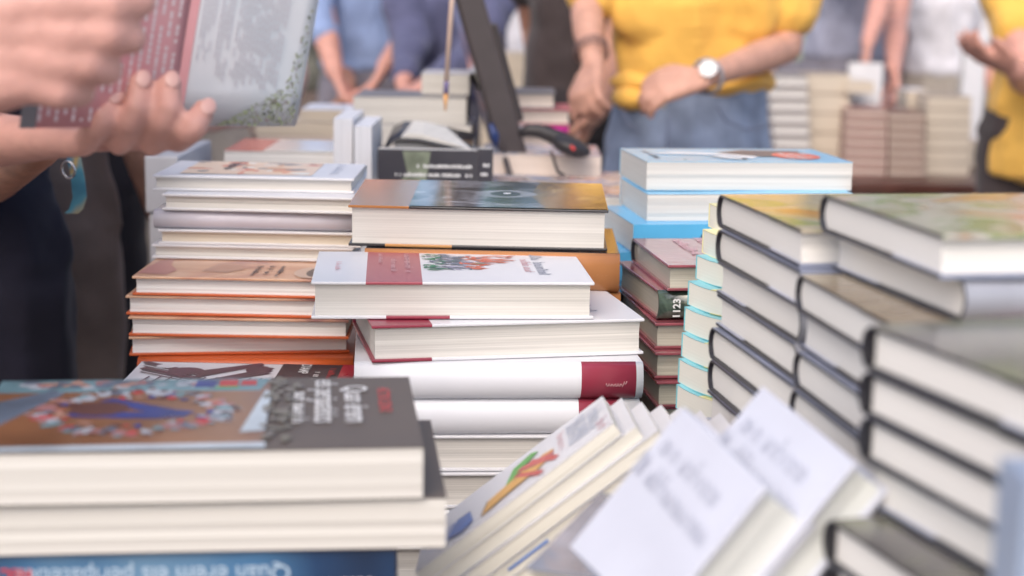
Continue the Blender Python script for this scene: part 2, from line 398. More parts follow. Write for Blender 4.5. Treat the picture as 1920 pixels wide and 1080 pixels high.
stack('the white red-banded stack in the centre','white hardbacks with a dark red band',.24,[
 D(at=(583,528,'NL',4.7),T=.0315,L=LC,W=WC,front=cw_front,back=cw_back,label='white hardback with red band and feather picture, on top of the centre stack',extra=feather_art),
 D(at=(697,611,'NL',12),T=.031,L=.232,W=WC,front=band('white_cover_short_band',WHITE,[(-.01,.050,RED)],.35,.15),back=band('white_back_short_band',WHITE,[(-.01,.050,RED)],.35,.15),spine=m_red,label='white hardback jutting right, just under the feather-cover book',extra=cover_print),
 D(at=(664,682,'NL',5),T=.0315,L=LC+.004,W=WC,front=m_white,spine=cw_spine,near=True,extra=spine_print,label='white hardback showing a wide spine with a dark red end and pale signature'),
 D(d=(.001,.002,.6),T=.031,L=LC+.002,W=WC,front=m_white,spine=cw_spine2,near=True,label='white hardback showing its spine, directly under the one with the signature'),
 D(d=(.006,.004,-1),T=.031,L=LC-.006,W=WC,front=m_white,label='white hardback with cream page edges seen behind the leaning paperbacks'),
 D(d=(-.004,-.002,-.5),T=.031,L=LC,W=WC,front=m_white,near=False),
 ],fill=(3,4),seed=3)
# --- fat black and tan novel behind it
bg_front=band('tan_and_black_cover',(.020,.017,.02),[(-.01,.056,(.42,.17,.05))],.12,.8)
bg_back=band('black_back_tan_label',(.012,.011,.016),[(.034,.096,(.55,.26,.08))],.25,.4)
m_tan=M('tan_spine',(.50,.21,.075),.35,coat=.3)
def bg_art(b,T,L,W):
    sv=art('art_portrait_streaks',[(.012,.011,.014),(.03,.028,.03),(.012,.012,.013),(.30,.30,.33),(.06,.055,.06),(.46,.46,.50),(.02,.02,.02)],7,(1.0,2.6,1),.1,.8,5,1.4,seed=4.2)
    oc=art('art_ochre_streaks',[(.05,.035,.02),(.30,.18,.05),(.12,.09,.06),(.42,.30,.12),(.10,.08,.07)],16,(1.2,1,1),.12,.8,4,1.2,seed=1.2)
    q=[([(.0565,.001),(L*.76,.001),(L*.70,W*.45),(L*.74,W-.008),(.0565,W-.008)],0)]
    q.append(([(L*.76,.001),(L-.001,.001),(L-.001,W-.008),(L*.74,W-.008),(L*.70,W*.45)],1))
    q.append((disc(L*.60,W*.48,.030,.020,22),2)); q.append((disc(L*.60,W*.48,.015,.014,16),3)); q.append((disc(L*.605,W*.5,.004,.003,10),4))
    prints('cover_picture',b,q,[sv,oc,M('art_silver',(.36,.36,.39),.12,coat=.8,var=.4),M('art_dark',(.02,.02,.02),.12,coat=.8),m_inkw],T+.0006)
stack('the black and tan stack behind the feather-cover book','thick black and tan hardbacks',.198,[
 D(at=(653,384,'NL',-.6),tilt=(rad(2.6),0),T=.0385,L=.24,W=.152,front=bg_front,back=bg_back,spine=m_tan,label='thick glossy black and tan hardback with fanned cream pages',extra=bg_art),
 D(at=(1163,478,'NR',-1),T=.036,L=.235,W=.16,front=M('black_gloss',(.012,.011,.015),.2,coat=.6),spine=m_tan,near=True,label='thick hardback with tan orange spine under the black and tan book',
   extra=lambda b,T,L,W:prints('lettering',b,[([(L-.03+.004*k,-.0082),(L-.0275+.004*k,-.0082),(L-.0275+.004*k,-.0083),(L-.03+.004*k,-.0083)],0) for k in range(5)],[m_inkw],T*.5)),
 ],fill=(1,),seed=5)
# --- white stack on the left, standing on the orange hardbacks
def w_art(b,T,L,W):
    q=[([(L*.12,W*.12),(L*.78,W*.12),(L*.78,W*.92),(L*.12,W*.92)],0)]
    r=random.Random(2)
    for k in range(40): q.append((disc(L*(.13+.62*r.random()),W*(.18+.7*r.random()),r.uniform(.003,.014),r.uniform(.004,.012),9,0,.3,r),r.choice([1,2,3,4,0])))
    prints('cover_picture',b,q,[M('art_peach',(.82,.62,.46),.35),M('art_apricot',(.75,.42,.22),.35,var=.2),M('art_ivory',(.85,.82,.74),.35),M('art_redorange',(.7,.25,.15),.35),M('art_taupe',(.30,.26,.24),.35)],T+.0006)
    prints('lettering',b,scrawl(L*.86,W*.86,.008,W*.6,21)+scrawl(L*.3,W*.9,.012,W*.5,22,1),[m_inkg,m_inkd],T+.0008)
stack('the white stack on the orange-backed books','white hardbacks on the left',.192,[
 D(at=(285,328,'NL',0),T=.0155,L=.205,W=.14,front=m_white,extra=w_art,label='white hardback with peach cover picture, topmost at the left'),
 D(at=(303,363,'NL',-2),T=.0165,L=.205,W=.14,front=m_white,label='white hardback shifted right under the peach-cover one'),
 D(at=(287,393,'NL',0),T=.0195,L=.21,W=.14,front=m_white,spine=m_lilac,near=True,label='lilac-white hardback showing its rounded spine'),
 D(at=(296,430,'NL',0),T=.015,L=.205,W=.14,front=m_white,pages=pgd,label='white hardback with beige shaded pages below the lilac spine'),
 D(at=(284,458,'NL',0),T=.0145,L=.204,W=.14,front=m_white,label='lowest white hardback, lying on the top orange-backed book')],seed=7,gap=.0003)
m_face=art('portrait_cover',[(.30,.10,.12),(.58,.28,.17),(.70,.42,.27),(.62,.33,.22),(.28,.13,.12)],9,(1,2.2,1),.3,.3,2,.8)
def o_art(b,T,L,W):
    q=[([(.002,W*.10),(.030,W*.06),(.036,W*.22),(.024,W*.40),(.020,W*.62),(.008,W*.55)],0),([(.060,W*.20),(.085,W*.16),(.100,W*.30),(.088,W*.46),(.070,W*.50)],1),(disc(.168,W*.22,.018,.03,16),2),(disc(.170,W*.22,.008,.022,12),3),(disc(.172,W*.25,.003,.006,8),4)]
    prints('cover_picture',b,q,[M('print_lips',(.50,.23,.20),.35),M('print_shadow',(.48,.27,.20),.35),M('print_eyewhite',(.62,.45,.36),.35),M('print_iris',(.06,.05,.06),.3),m_inkw],T+.0006)
    prints('lettering',b,scrawl(.110,W*.42,.005,W*.34,31,0,th=.2)+scrawl(.122,W*.42,.005,W*.3,32,0,th=.2)+scrawl(.134,W*.42,.004,W*.36,33,0,th=.2),[m_inkd],T+.0008)
ob=dict(L=.21,W=.155,front=m_face,back=m_orange,spine=m_orange,pages=pages('bright_pages',(.79,.77,.76),contrast=.06))
stack('the orange-backed stack on the left','orange-backed hardbacks with a face on the cover',.275,[
 D(at=(247,518,'NL',0),T=.0185,extra=o_art,label='orange-backed hardback whose face cover shows, first under the white stack',**ob),
 D(at=(235,554,'NL',0),T=.0188,label='second orange-backed hardback, sticking out furthest left',**ob),
 D(at=(240,594,'NL',1),T=.0188,label='third orange-backed hardback down in the left stack',**ob),
 D(at=(241,632,'NL',9),T=.0188,label='fourth orange-backed hardback, turned so its right end shows',**ob),
 D(at=(257,672,'NL',3),T=.016,L=.205,W=.15,front=m_orange,spine=m_orange,near=True,label='orange hardback showing its spine at the foot of the left stack')],seed=9,fill=(4,))
# --- album with an ink drawing of ironwork, in front of the orange stack
m_plum=M('print_plum',(.10,.045,.07),.35,var=.35)
def mag_art(b,T,L,W):
    q=[([(L*.655,.001),(L*.93,.001),(L*.93,W-.001),(L*.655,W-.001)],1),([(L*.93,0),(L-.0005,0),(L-.0005,W),(L*.93,W)],2)]
    def bar(x0,y0,x1,y1,w,mi=0):
        dx,dy=x1-x0,y1-y0; n=math.hypot(dx,dy); nx,ny=-dy/n*w/2,dx/n*w/2
        q.append(([(x0*L+nx,y0*W+ny),(x1*L+nx,y1*W+ny),(x1*L-nx,y1*W-ny),(x0*L-nx,y0*W-ny)],mi))
    for k in range(6): bar(.02+.004*k,.98-.06*k,.34,.62-.05*k,.002 if k%3 else .007)
    for k in range(5): bar(.30,.55+.04*k,.56,.95+.01*k,.0018 if k%2 else .006)
    for k in range(5): bar(.36+.02*k,.45,.62,.86-.04*k,.0016 if k%2 else .005)
    q.append((disc(.24*L,.72*W,.017,.014,16),0)); q.append((disc(.135*L,.86*W,.010,.007,14),3)); q.append((disc(.56*L,.80*W,.012,.014,12),0))
    for k in range(12): bar(.05+.05*k,.1,.10+.05*k,.55,.0016)
    prints('ink_drawing',b,q,[m_plum,M('print_black_plum',(.035,.02,.03),.35),M('print_crimson',(.60,.02,.05),.3,coat=.3),m_white],T+.0006)
    text("D'AMP",.013,m_inkw,b,(L*.745,W-.004,T+.0012),(0,0,rad(-90)),sx=.9,bold=.0002)
    prints('subtitle',b,scrawl(L*.82,W*.75,.006,W*.5,44)+scrawl(L*.88,W*.86,.005,W*.6,45,1),[m_inkw,m_inkr],T+.0012)
_a=anchor(266,678,.349,0,.203,.125,.018,'FL')
stack('the low pile in front of the orange-backed books','illustrated albums in front of the orange stack',.349,[
 D(at=(266,678,'FL',0),T=.018,L=.203,W=.125,front=m_white,spine=M('album_spine',(.03,.02,.03),.4),style='paper',extra=mag_art,label='album with plum ink drawing of ironwork and a red edge'),
 ],fill=(0,),seed=11)
# --- dark paperbacks in the left foreground
m_taupe=M('taupe_cover',(.120,.098,.085),.5,spec=.3,coat=.05,var=.08)
def f_art(b,T,L,W):
    r=random.Random(12); A=T+.0006; q=[]
    # brown floor, blue-green room edge at the spine side, pale strip at the fore-edge
    q.append(([(0,.012),(L*.655,.012),(L*.655,W-.002),(0,W-.002)],0))
    q.append(([(0,W*.80),(L*.63,W*.80),(L*.655,W-.001),(0,W-.001)],1))
    q.append(([(0,.020),(L*.06,W*.30),(L*.17,W*.78),(L*.14,W*.84),(0,W*.62)],2))
    q.append(([(0,.002),(L*.66,.002),(L*.66,.013),(0,.010)],5))
    for k in range(60):
        u=r.random(); q.append((disc(L*(.02+.55*u),W*(.87+.09*r.random()),r.uniform(.003,.007),r.uniform(.003,.006),8,0,.3,r),r.choice([2,3,6,1,7,2])))
    q.append(([(L*.47,W*.86),(L*.52,W*.86),(L*.525,W*.97),(L*.475,W*.97)],4)); q.append(([(L*.53,W*.86),(L*.575,W*.86),(L*.575,W*.97),(L*.53,W*.97)],8)); q.append(([(L*.58,W*.88),(L*.62,W*.88),(L*.62,W*.96),(L*.585,W*.96)],8)); q.append(([(L*.52,W*.84),(L*.58,W*.84),(L*.58,W*.865),(L*.52,W*.865)],9))
    # meeting table seen from above, ringed by seated people
    tb=[(L*.26,W*.66),(L*.29,W*.70),(L*.45,W*.52),(L*.49,W*.50),(L*.47,W*.42),(L*.40,W*.40),(L*.22,W*.44),(L*.20,W*.49),(L*.38,W*.50)]
    q.append((tb,4))
    q.append((disc(L*.27,W*.55,.018,.016,12),10))
    for k in range(46):
        a=2*math.pi*k/46; x=L*.355+L*.20*math.cos(a)*r.uniform(.92,1.12); y=W*.51+W*.27*math.sin(a)*r.uniform(.9,1.15)
        q.append((disc(x,y,r.uniform(.004,.009),r.uniform(.003,.006),9,a,.3,r),r.choice([4,6,7,3,8,2,6,11])))
        q.append((disc(x+.004*math.cos(a),y+.005*math.sin(a),.0028,.0028,8),r.choice([7,7,10,11])))
    for k in range(40):
        a=r.uniform(0,6.28); q.append((disc(L*.355+L*.17*math.cos(a),W*.51+W*.2*math.sin(a),r.uniform(.002,.005),r.uniform(.002,.004),7,a,.3,r),r.choice([6,10,4,3,8])))
    q.append(([(L*.60,W*.20),(L*.655,W*.22),(L*.66,W*.78),(L*.645,W*.8)],5))
    for k in range(60): q.append((disc(L*(.65+.08*r.random()**1.4),W*(.1+.88*r.random()),.0025,.004,7,0,.4,r),12 if r.random()<.45 else 13))
    prints('cover_picture',b,q,[M('print_floor_brown',(.19,.082,.035),.3,coat=.3,var=.25,scale=14),M('print_teal',(.12,.22,.26),.3,var=.4),M('print_slateblue',(.10,.13,.18),.3,var=.4),M('print_skin',(.38,.21,.16),.4),M('print_royal',(.02,.04,.20),.3,var=.3),M('print_paleblue',(.45,.52,.58),.3,var=.2),M('print_paleclothes',(.34,.37,.42),.4,var=.2),M('print_rose',(.30,.14,.14),.4),M('print_scarlet',(.42,.05,.05),.4),M('print_leaf',(.08,.35,.12),.4),M('print_umber',(.10,.04,.03),.4),M('print_aqua',(.14,.24,.27),.4),M('print_olive',(.17,.155,.12),.4),M('print_taupe2',(.18,.16,.14),.4)],A)
    z=A+.0008; rz=(0,0,rad(-90))
    text('Quan érem',.021,m_inkw,b,(L*.835,W*.84,z),rz,'title',sx=.88,bold=.0001)
    text('els peripatètics',.021,m_inkw,b,(L*.765,W*.93,z),rz,'title',sx=.78,bold=.0001)
    prints('subtitle',b,scrawl(L*.715,W*.74,.008,W*.42,91),[m_inkw],z)
    text('HÉCTOR LOZANO',.011,m_inkr,b,(L*.915,W*.80,z),rz,'author_line',sx=.62,bold=0)
bl_spine=art('blue_spine',[(.004,.010,.03),(.012,.045,.12),(.06,.17,.33),(.22,.36,.48)],7,(1,1,.6),.3,.3,2,.4,seed=2.4)
def bl_text(b,T,L,W):
    # spine faces the viewer and the book lies upside down: letters run upside down
    rot=(rad(90),rad(180),0)
    for s,x,mt,sz,nm in (('Quan érem els peripatètics',L-.035,m_inkw,.0155,'title'),('HÉCTOR LOZANO',L-.236,m_inkr,.010,'author_line')):
        pass
    text('Quan érem els peripatètics',.014,M('pale_blue_ink',(.42,.55,.68),.5),b,(L-.060,-.0012,T*.74),rot,'title',sx=1.0,bold=.0001)
    text('HÉCTOR LOZANO',.010,m_inkr,b,(L-.205,-.0012,T*.74),rot,'author_line',sx=.9,bold=.0003)
    text('COLUMNA',.009,m_inkw,b,(L-.012,-.0012,T*.5),rot,'publisher_line',sx=.8)
tb=dict(T=.0305,L=.262,W=.16,front=m_taupe,style='paper',pages=pages('ivory_pages',(.64,.62,.58),contrast=.05))
stack('the dark paperback stack in the left foreground','dark paperbacks in the left foreground',.255,[
 D(at=(795,838,'NR',7),extra=f_art,label='dark paperback with people round a table on its cover, foremost left',**tb),
 D(at=(838,932,'NR',6.5),label='taupe paperback sticking out right under the table-scene book',**tb),
 D(at=(742,1026,'NR',5.5),T=.036,L=.262,W=.16,front=m_taupe,spine=bl_spine,near=True,style='paper',extra=bl_text,label='paperback with blue printed spine turned upside down at the bottom left'),
 ],fill=(1,),seed=13)
# --- light blue thick paperbacks at the right
def b_art(b,T,L,W):
    q=[([(.02,W*.55),(L*.24,W*.72),(L*.44,W*.60),(L*.56,W*.46),(L*.60,W*.34),(L*.54,W*.20),(L*.50,W*.30),(L*.47,W*.42),(L*.30,W*.50)],0),
       ([(L*.44,W*.64),(L*.60,W*.86),(L*.88,W*.80),(L*.86,W*.42),(L*.62,W*.34),(L*.55,W*.44)],1),
       (disc(L*.80,W*.42,.026,.034,22),2),([(L*.35,W*.36),(L*.42,W*.18),(L*.50,W*.14),(L*.53,W*.24),(L*.50,W*.25),(L*.46,W*.2),(L*.40,W*.34)],3),([(L*.36,W*.38),(L*.43,W*.20),(L*.49,W*.17),(L*.50,W*.26),(L*.44,W*.42)],0)]
    q+=[(p,0) for p,_ in scrawl(L*.74,W*.62,.007,.055,51)]+[(p,0) for p,_ in scrawl(L*.79,W*.62,.008,.058,52)]+[(p,0) for p,_ in scrawl(L*.84,W*.60,.006,.05,53)]+[(p,3) for p,_ in scrawl(L*.07,W*.8,.007,.08,54)]
    prints('cover_picture',b,q,[m_inkw,M('print_darktaupe',(.15,.13,.14),.4),M('print_coral',(.72,.16,.12),.4),m_inkd],T+.0006)
def blue_title(b,T):
    bm=bmesh.new(); tube(bm,[(.072+.0011*i,-.0010,T*.55+.0042*math.sin(i*2.3)*(1.3 if i%7==0 else .8)) for i in range(48)],.0008,5); mobj('title',bm,m_inkd,b)
bk=dict(W=.137,style='paper',front=M('pale_blue_cover',(.24,.58,.84),.3,coat=.25,var=.04))
stack('the sky-blue paperback stack','thick sky-blue paperbacks',.1745,[
 D(at=(1213,303,'NL',8),T=.0305,L=.225,extra=b_art,label='thick sky-blue paperback with coral disc on the cover, topmost right of centre',bent=1,**bk),
 D(at=(1214,363,'NL',8),T=.029,L=.222,label='thick paperback directly under the coral-disc one, cream pages showing',**bk),
 D(at=(1188,421,'NL',10),T=.030,L=.222,W=.14,style='paper',front=m_blue,near=True,label='thick blue paperback showing its bright blue spine',
   extra=lambda b,T,L,W: blue_title(b,T)),
 D(d=(-.012,.01,4),T=.030,L=.222,W=.14,style='paper',front=m_blue,near=True,label='lowest visible blue paperback, jutting left beside the tan spine'),
 ],fill=(2,),seed=15)
# --- shrink-wrapped dark red books
m_wrap=M('red_wrapped_cover',(.33,.09,.11),.12,spec=.8,coat=.8,var=.35,scale=30,bump=.5,bscale=60)
m_wrap2=art('green_black_spine',[(.012,.016,.014),(.03,.045,.035),(.09,.13,.10),(.03,.035,.04)],30,(1,1,1),.12,.8,4,1)
pgx=pages('wrapped_pages',(.56,.53,.45),contrast=.25)
pgx.node_tree.nodes['Principled BSDF'].inputs['Coat Weight'].default_value=.8
kk=dict(T=.0235,L=.20,W=.155,front=m_wrap,spine=m_black,pages=pgx)
def k_art(b,T,L,W):
    q=scrawl(L*.30,W*.95,.012,W*.85,61)+scrawl(L*.18,W*.9,.010,W*.7,62)+scrawl(L*.42,W*.95,.010,W*.8,63)
    prints('lettering',b,q,[m_pinkink],T+.0006)
def k_spine(b,T,L,W):
    t=text('1123',.0092,m_inkw,b,(.024,-.0088,T*.24),(rad(90),0,rad(0)),'spine_number',bold=.0003)
    t.rotation_euler=(rad(90),rad(-90),0); t.location=(.017,-.0098,T*.14)
stack('the shrink-wrapped dark red stack','shrink-wrapped dark red hardbacks',.238,[
 D(at=(1253,497,'NL',8),extra=k_art,label='shrink-wrapped dark red hardback, topmost beside the blue spines',**kk),
 D(at=(1236,546,'NL',10),T=.027,L=.20,W=.155,front=m_wrap,spine=m_wrap2,pages=pgx,near=True,extra=k_spine,label='shrink-wrapped dark green book with 1123 on its spine'),
 D(at=(1229,606,'NL',8),label='wrapped red-edged hardback just below the 1123 book',**kk),
 D(at=(1229,662,'NL',8),label='wrapped red-edged hardback, second below the 1123 book',**kk),
 D(at=(1232,716,'NL',8),label='wrapped red-edged hardback, third below the 1123 book',**kk)],fill=(3,),seed=17)
# --- wavy paperbacks with turquoise covers
m_cy=M('turquoise_cover',(.20,.58,.66),.35,coat=.2); m_ye=M('yellow_cover',(.80,.76,.45),.4)
m_cyy=band('turquoise_yellow_cover',(.20,.58,.66),[(-.01,.08,(.75,.70,.30))],.35,.2,axis=1)
cc=dict(T=.0198,L=.185,W=.118,style='paper',wave=.0022,pages=pages('ivory_soft_pages',(.76,.75,.68),contrast=.05))
its=[]
for k in range(9):
    x=[1330,1318,1306,1291,1284,1279,1273,1269,1268][k]; y=378+48.5*k
    its.append(D(at=(x,y,'FL',22 if k>1 else 18),front=[m_ye,m_ye,m_cy,m_cyy,m_cy,m_cyy,m_cy,m_cyy,m_cy][k],**cc))
stack('the wavy turquoise-edged paperback column','wavy paperbacks with turquoise covers',.172,its,fill=(4,),seed=19,gap=.0002)
# --- black hardbacks in dust jackets at the right: three stacks
m_jart=art('leafy_jacket',[(.55,.24,.05),(.50,.42,.22),(.42,.40,.33),(.22,.33,.07),(.50,.44,.34),(.62,.56,.45)],10,(1,1.4,1),.22,.5,3,.9,seed=3)
m_jart2=art('garden_jacket',[(.35,.28,.22),(.52,.46,.38),(.24,.32,.12),(.60,.57,.52),(.46,.40,.33),(.62,.30,.12),(.55,.50,.44)],13,(1,1.3,1),.2,.5,3,.9,seed=8)
m_jback=M('jacket_bluegrey',(.30,.33,.44),.3,coat=.4,var=.15)
m_jspine=M('jacket_spine_grey',(.36,.37,.42),.3,coat=.4,var=.1)
m_jdark=art('dark_jacket',[(.05,.045,.05),(.10,.09,.085),(.16,.17,.10),(.07,.06,.07)],8,(1,1.5,1),.25,.5,2,.6,seed=5)
m_jbrown=art('brown_jacket',[(.22,.15,.09),(.30,.23,.15),(.36,.30,.20),(.30,.12,.10)],8,(1,1.5,1),.25,.4,2,.6,seed=1)
pr=pages('hardback_pages',(.80,.78,.75),contrast=.07)
def jb(T,W,near,front=None,L=.225,**k):
    return D(T=T,L=L,W=W,bt=.0013,board=m_black,jacket=True,front=front or m_jart,back=m_jback,spine=m_jspine,pages=pr,near=near,**k)
stack('the farthest black jacketed stack on the right','black hardbacks in leafy dust jackets',.146,[
 jb(.0232,.175,False,at=(1345,364,'FL',10),label='black-boarded hardback with green and orange leafy jacket, left of the largest one'),
 jb(.0232,.175,False,m_jback,at=(1343,429,'FL',10)),
 jb(.0232,.172,True,m_jback,d=(.004,.004,.5)),
 jb(.0232,.172,True,m_jback,d=(-.001,0,-.5)),
 jb(.0232,.175,False,m_jback,d=(-.003,0,.3)),
 jb(.0232,.175,False,m_jback,d=(-.001,0,-.5)),
 jb(.0232,.175,True,m_jback,d=(0,0,0))],fill=(1,3),seed=21,gap=.0016,jit=.002)
stack('the middle black jacketed stack on the right','black hardbacks in garden dust jackets',.121,[
 jb(.0222,.165,False,m_jart2,at=(1538,364,'FL',11),label='large black-boarded hardback with garden photo jacket, highest on the right'),
 jb(.0222,.165,True,m_jart2,at=(1562,436,'FL',13),label='jacketed hardback under the garden photo one, grey spine at its near end'),
 jb(.0225,.165,False,m_jbrown,at=(1493,513,'FL',9),label='black-boarded hardback with brown jacket jutting left below the garden books'),
 jb(.0225,.165,True,m_jback,d=(.005,.003,0)),
 jb(.0225,.165,False,m_jback,d=(-.004,-.003,0)),
 jb(.0225,.165,False,m_jback,d=(-.001,0,0)),
 jb(.0225,.165,True,m_jback,d=(.002,0,0))],fill=(2,4),seed=23,gap=.0016,jit=.002)
def ribs(b,T,L,W):
    # striped headband seen at the end of the spine
    bm=bmesh.new()
    for k in range(12):
        z=.003+(T-.006)*k/11; box(bm,-.0006,.004,W-.0085,W-.0040,z,z+.0009)
    mobj('headband',bm,m_black,b)
stack('the nearest black stack on the right','black hardbacks in dark jackets, nearest on the right',.157,[
 jb(.0212,.17,False,m_jdark,at=(1617,607,'FL',19),extra=ribs,label='black hardback in a dark glossy jacket, top of the nearest right stack'),
 jb(.0212,.17,False,m_jdark,d=(.0,0,0),extra=ribs),
 jb(.0212,.17,False,m_jdark,d=(.0005,0,-.3),extra=ribs),
 jb(.0215,.165,True,m_jdark,d=(.004,.003,0)),
 jb(.0215,.17,False,m_jdark,at=(1545,968,'FL',17),extra=ribs,label='black hardback jutting left below the leaning white books'),
 ],fill=(1,3),seed=25,gap=.0018,jit=.002)
# --- books held at an angle
def slanted(label,TL,TR,BL,T,group,front,pgs,extra=None,shift=Vector((0,0,0)),name='paperback_book',style='paper',cut=0):
    TL,TR,BL=Vector(TL),Vector(TR),Vector(BL)
    ex=(TL-BL); L=ex.length; ex.normalize(); ey=(TL-TR); W=ey.length; ey=(ey-ex*ey.dot(ex)).normalized(); ez=ex.cross(ey)
    b=book(label,T,L,W,style=style,front=front,pages=pgs,group=group,name=name,seed=int(L*1e4)+int(shift.x*1e4))
    o=TR+(BL-TL)-ez*T+shift
    m=Matrix((ex,ey,ez)).transposed().to_4x4(); m.translation=o; b.matrix_world=m
    if extra: extra(b,T,L,W)
    return b,ex,ey,ez
m_y=M('print_yellow',(.78,.42,.08),.4); m_g=M('print_grass',(.10,.42,.05),.4); m_r=M('print_red',(.62,.08,.07),.4); m_b=M('print_cobalt',(.08,.18,.50),.4,var=.3)
def bull_art(b,T,L,W):
    q=[]
    def P(pts,mi): q.append(([(x*L,y*W) for x,y in pts],mi))
    k=m_inkd
    P([(.50,.78),(.60,.86),(.64,.76),(.55,.60),(.50,.42),(.46,.46)],1)
    P([(.33,.14),(.36,.40),(.55,.52),(.62,.40),(.60,.26),(.46,.22)],0)
    P([(.60,.24),(.66,.30),(.72,.50),(.66,.56),(.58,.44)],0)
    for y in (.22,.44): 
        P([(.52,.66-y*.2),(.545,.70-y*.2),(.72,.34-y*.5+.2),(.70,.28-y*.5+.2)],2)
    P([(.50,.52),(.525,.55),(.66,.12),(.63,.09)],2); P([(.58,.60),(.605,.63),(.74,.22),(.71,.19)],2)
    P([(.16,.20),(.20,.52),(.27,.50),(.29,.22),(.24,.12)],3)
    for j in range(6): P([(.12,.16+.06*j),(.19,.18+.06*j),(.19,.22+.06*j)],3)
    for a,c in (((.33,.14),(.46,.22)),((.50,.42),(.55,.60)),((.55,.52),(.62,.40)),((.36,.40),(.33,.14)),((.20,.52),(.27,.50))):
        P([a,(a[0]+.008,a[1]+.008),(c[0]+.008,c[1]+.008),c],4)
    prints('cover_picture',b,q,[m_y,m_g,m_r,m_b,m_inkd],T+.0006)
    prints('lettering',b,scrawl(L*.90,W*.80,.011,W*.55,71)+scrawl(L*.845,W*.86,.010,W*.62,72)+scrawl(L*.79,W*.84,.012,W*.60,73)+[(p,1) for p,_ in scrawl(L*.74,W*.80,.006,W*.5,74,th=.1)]+[(p,1) for p,_ in scrawl(L*.93,W*.3,.008,W*.22,75)],[m_inkg,m_pinkink],T+.0006)
P0=((.0665,1.082,.983),(.067,.962,.997),(-.060,1.070,.883))
words=['with a painted bull on its cover, foremost of the fan','second in the slanted fan behind the painted bull','third in the slanted fan of white paperbacks','fourth in the slanted fan of white paperbacks','fifth in the slanted fan of white paperbacks','sixth in the slanted fan, nearly hidden by the big white cover','last in the slanted fan, lowest of all']
def blue_line(b,T,L,W):
    bm=bmesh.new(); box(bm,L*.12,L*.32,-.0002,.0008,T*.45,T*.62); mobj('edge_mark',bm,m_b,b)
b,ex,ey,ez=slanted('slim white paperback '+words[0],*P0,.0098,'slanted fan of white paperbacks',m_white,pages('fan_pages',(.70,.68,.61),contrast=.10),bull_art)
for i in range(1,7):
    s=Vector((.0158*i,0,-.0004*i))
    # slide slightly so that each cover corner peeks out
    s=-ez*(.0103*i)+ex*(.0100*i)+ey*(.002*math.sin(i*2.1))
    slanted('slim white paperback '+words[i],*P0,.0098,'slanted fan of white paperbacks',m_white,pages('fan_pages',CREAM),blue_line if i==3 else None,shift=s)
m_inkb=M('blue_grey_ink',(.46,.48,.57),.5); m_cool=M('cool_white_cover',(.60,.62,.71),.4,coat=.1,var=.03)
def big_print(b,T,L,W):
    prints('lettering',b,scrawl(L*.77,W*.86,.0115,W*.64,81,th=.15)+scrawl(L*.62,W*.95,.0110,W*.84,83,th=.15),[m_inkb],T+.0006)
    bm=bmesh.new(); tube(bm,[(L*.30,W*.18,T+.0006),(L*.27,W*.28,T+.0007),(L*.20,W*.42,T+.0007),(L*.14,W*.6,T+.0006),(L*.04,W*.7,T+.0006)],[.0006,.0016,.0009,.0007,.0004],6); mobj('line_drawing',bm,m_inkg,b)
Q0=((.093,.824,1.048),(.123,.708,1.039),(.022,.813,.956))
slanted('big white book leaning towards the viewer, grey lettering, front one of the two',*Q0,.036,'big leaning white books',m_cool,pages('white_thick_pages',(.66,.68,.66),contrast=.04),big_print,style='hard',name='hardback_book')
Q1=tuple(Vector(p)+Vector((.0445,.010,.010)) for p in Q0)
slanted('big white book leaning behind the front one, against the black hardbacks',*Q1,.026,'big leaning white books',m_cool,pages('white_thick_pages',CREAM),big_print,style='hard',name='hardback_book')
# ------------------------------------------------------------------ ground and tables
def sheet(name,x0,x1,y0,y1,z,mat,kind='structure'):
    bm=bmesh.new(); vs=[bm.verts.new(p) for p in ((x0,y0,z),(x1,y0,z),(x1,y1,z),(x0,y1,z))]; bm.faces.new(vs)
    return tag(mobj(name,bm,mat),kind=kind)
sheet('ground',-150,150,-20,200,0,M('paving',(.30,.27,.25),.9,var=.2,scale=3,bump=.3,bscale=40))
m_wood=M('dark_table_wood',(.085,.030,.022),.35,coat=.2,var=.3,scale=14)
m_cloth=cloth('table_cloth',(.03,.028,.035),.5,5)
def table(label,x0,x1,y0,y1,top,edge=.055,skirt=False):
    t=empty('trestle_table',((x0+x1)/2,(y0+y1)/2,0),label=label,cat='table'); cx,cy=(x0+x1)/2,(y0+y1)/2
    bm=bmesh.new(); box(bm,x0-cx,x1-cx,y0-cy,y1-cy,top-.03,top); mobj('tabletop',bm,m_wood,t,bevel=.003)
    bm=bmesh.new(); box(bm,x0-cx+.02,x1-cx-.02,y0-cy+.012,y0-cy+.032,top-.03-edge,top-.0305); mobj('apron',bm,m_wood,t,bevel=.002)
    for lx in (x0-cx+.06,x1-cx-.06):
        for ly in (y0-cy+.07,y1-cy-.07):
            bm=bmesh.new(); box(bm,lx-.025,lx+.025,ly-.025,ly+.025,0,top-.0305); mobj('leg',bm,m_wood,t,bevel=.003)
    if skirt:
        bm=bmesh.new(); n=120
        P=[(x0-cx+(x1-x0)*i/n, y0-cy-.008+.008*math.sin(i*1.3)) for i in range(n+1)]
        for i in range(n):
            a,b=P[i],P[i+1]; f=bm.faces.new([bm.verts.new(p) for p in ((a[0],a[1],.05),(b[0],b[1],.05),(b[0],b[1],top-.001),(a[0],a[1],top-.001))])
        mobj('table_skirt',bm,m_cloth,t)
    return t
table('dark wooden book table under all the near stacks',-.47,.70,.42,3.02-.3,CH-TABLE_H-.001)
table('long dark brown table at the back right, piled with cream books',.60,3.2,4.50,5.35,.735,.07)
table('dark table at the back left behind the till',-1.9,.45,3.75,4.5,.74,.05,True)
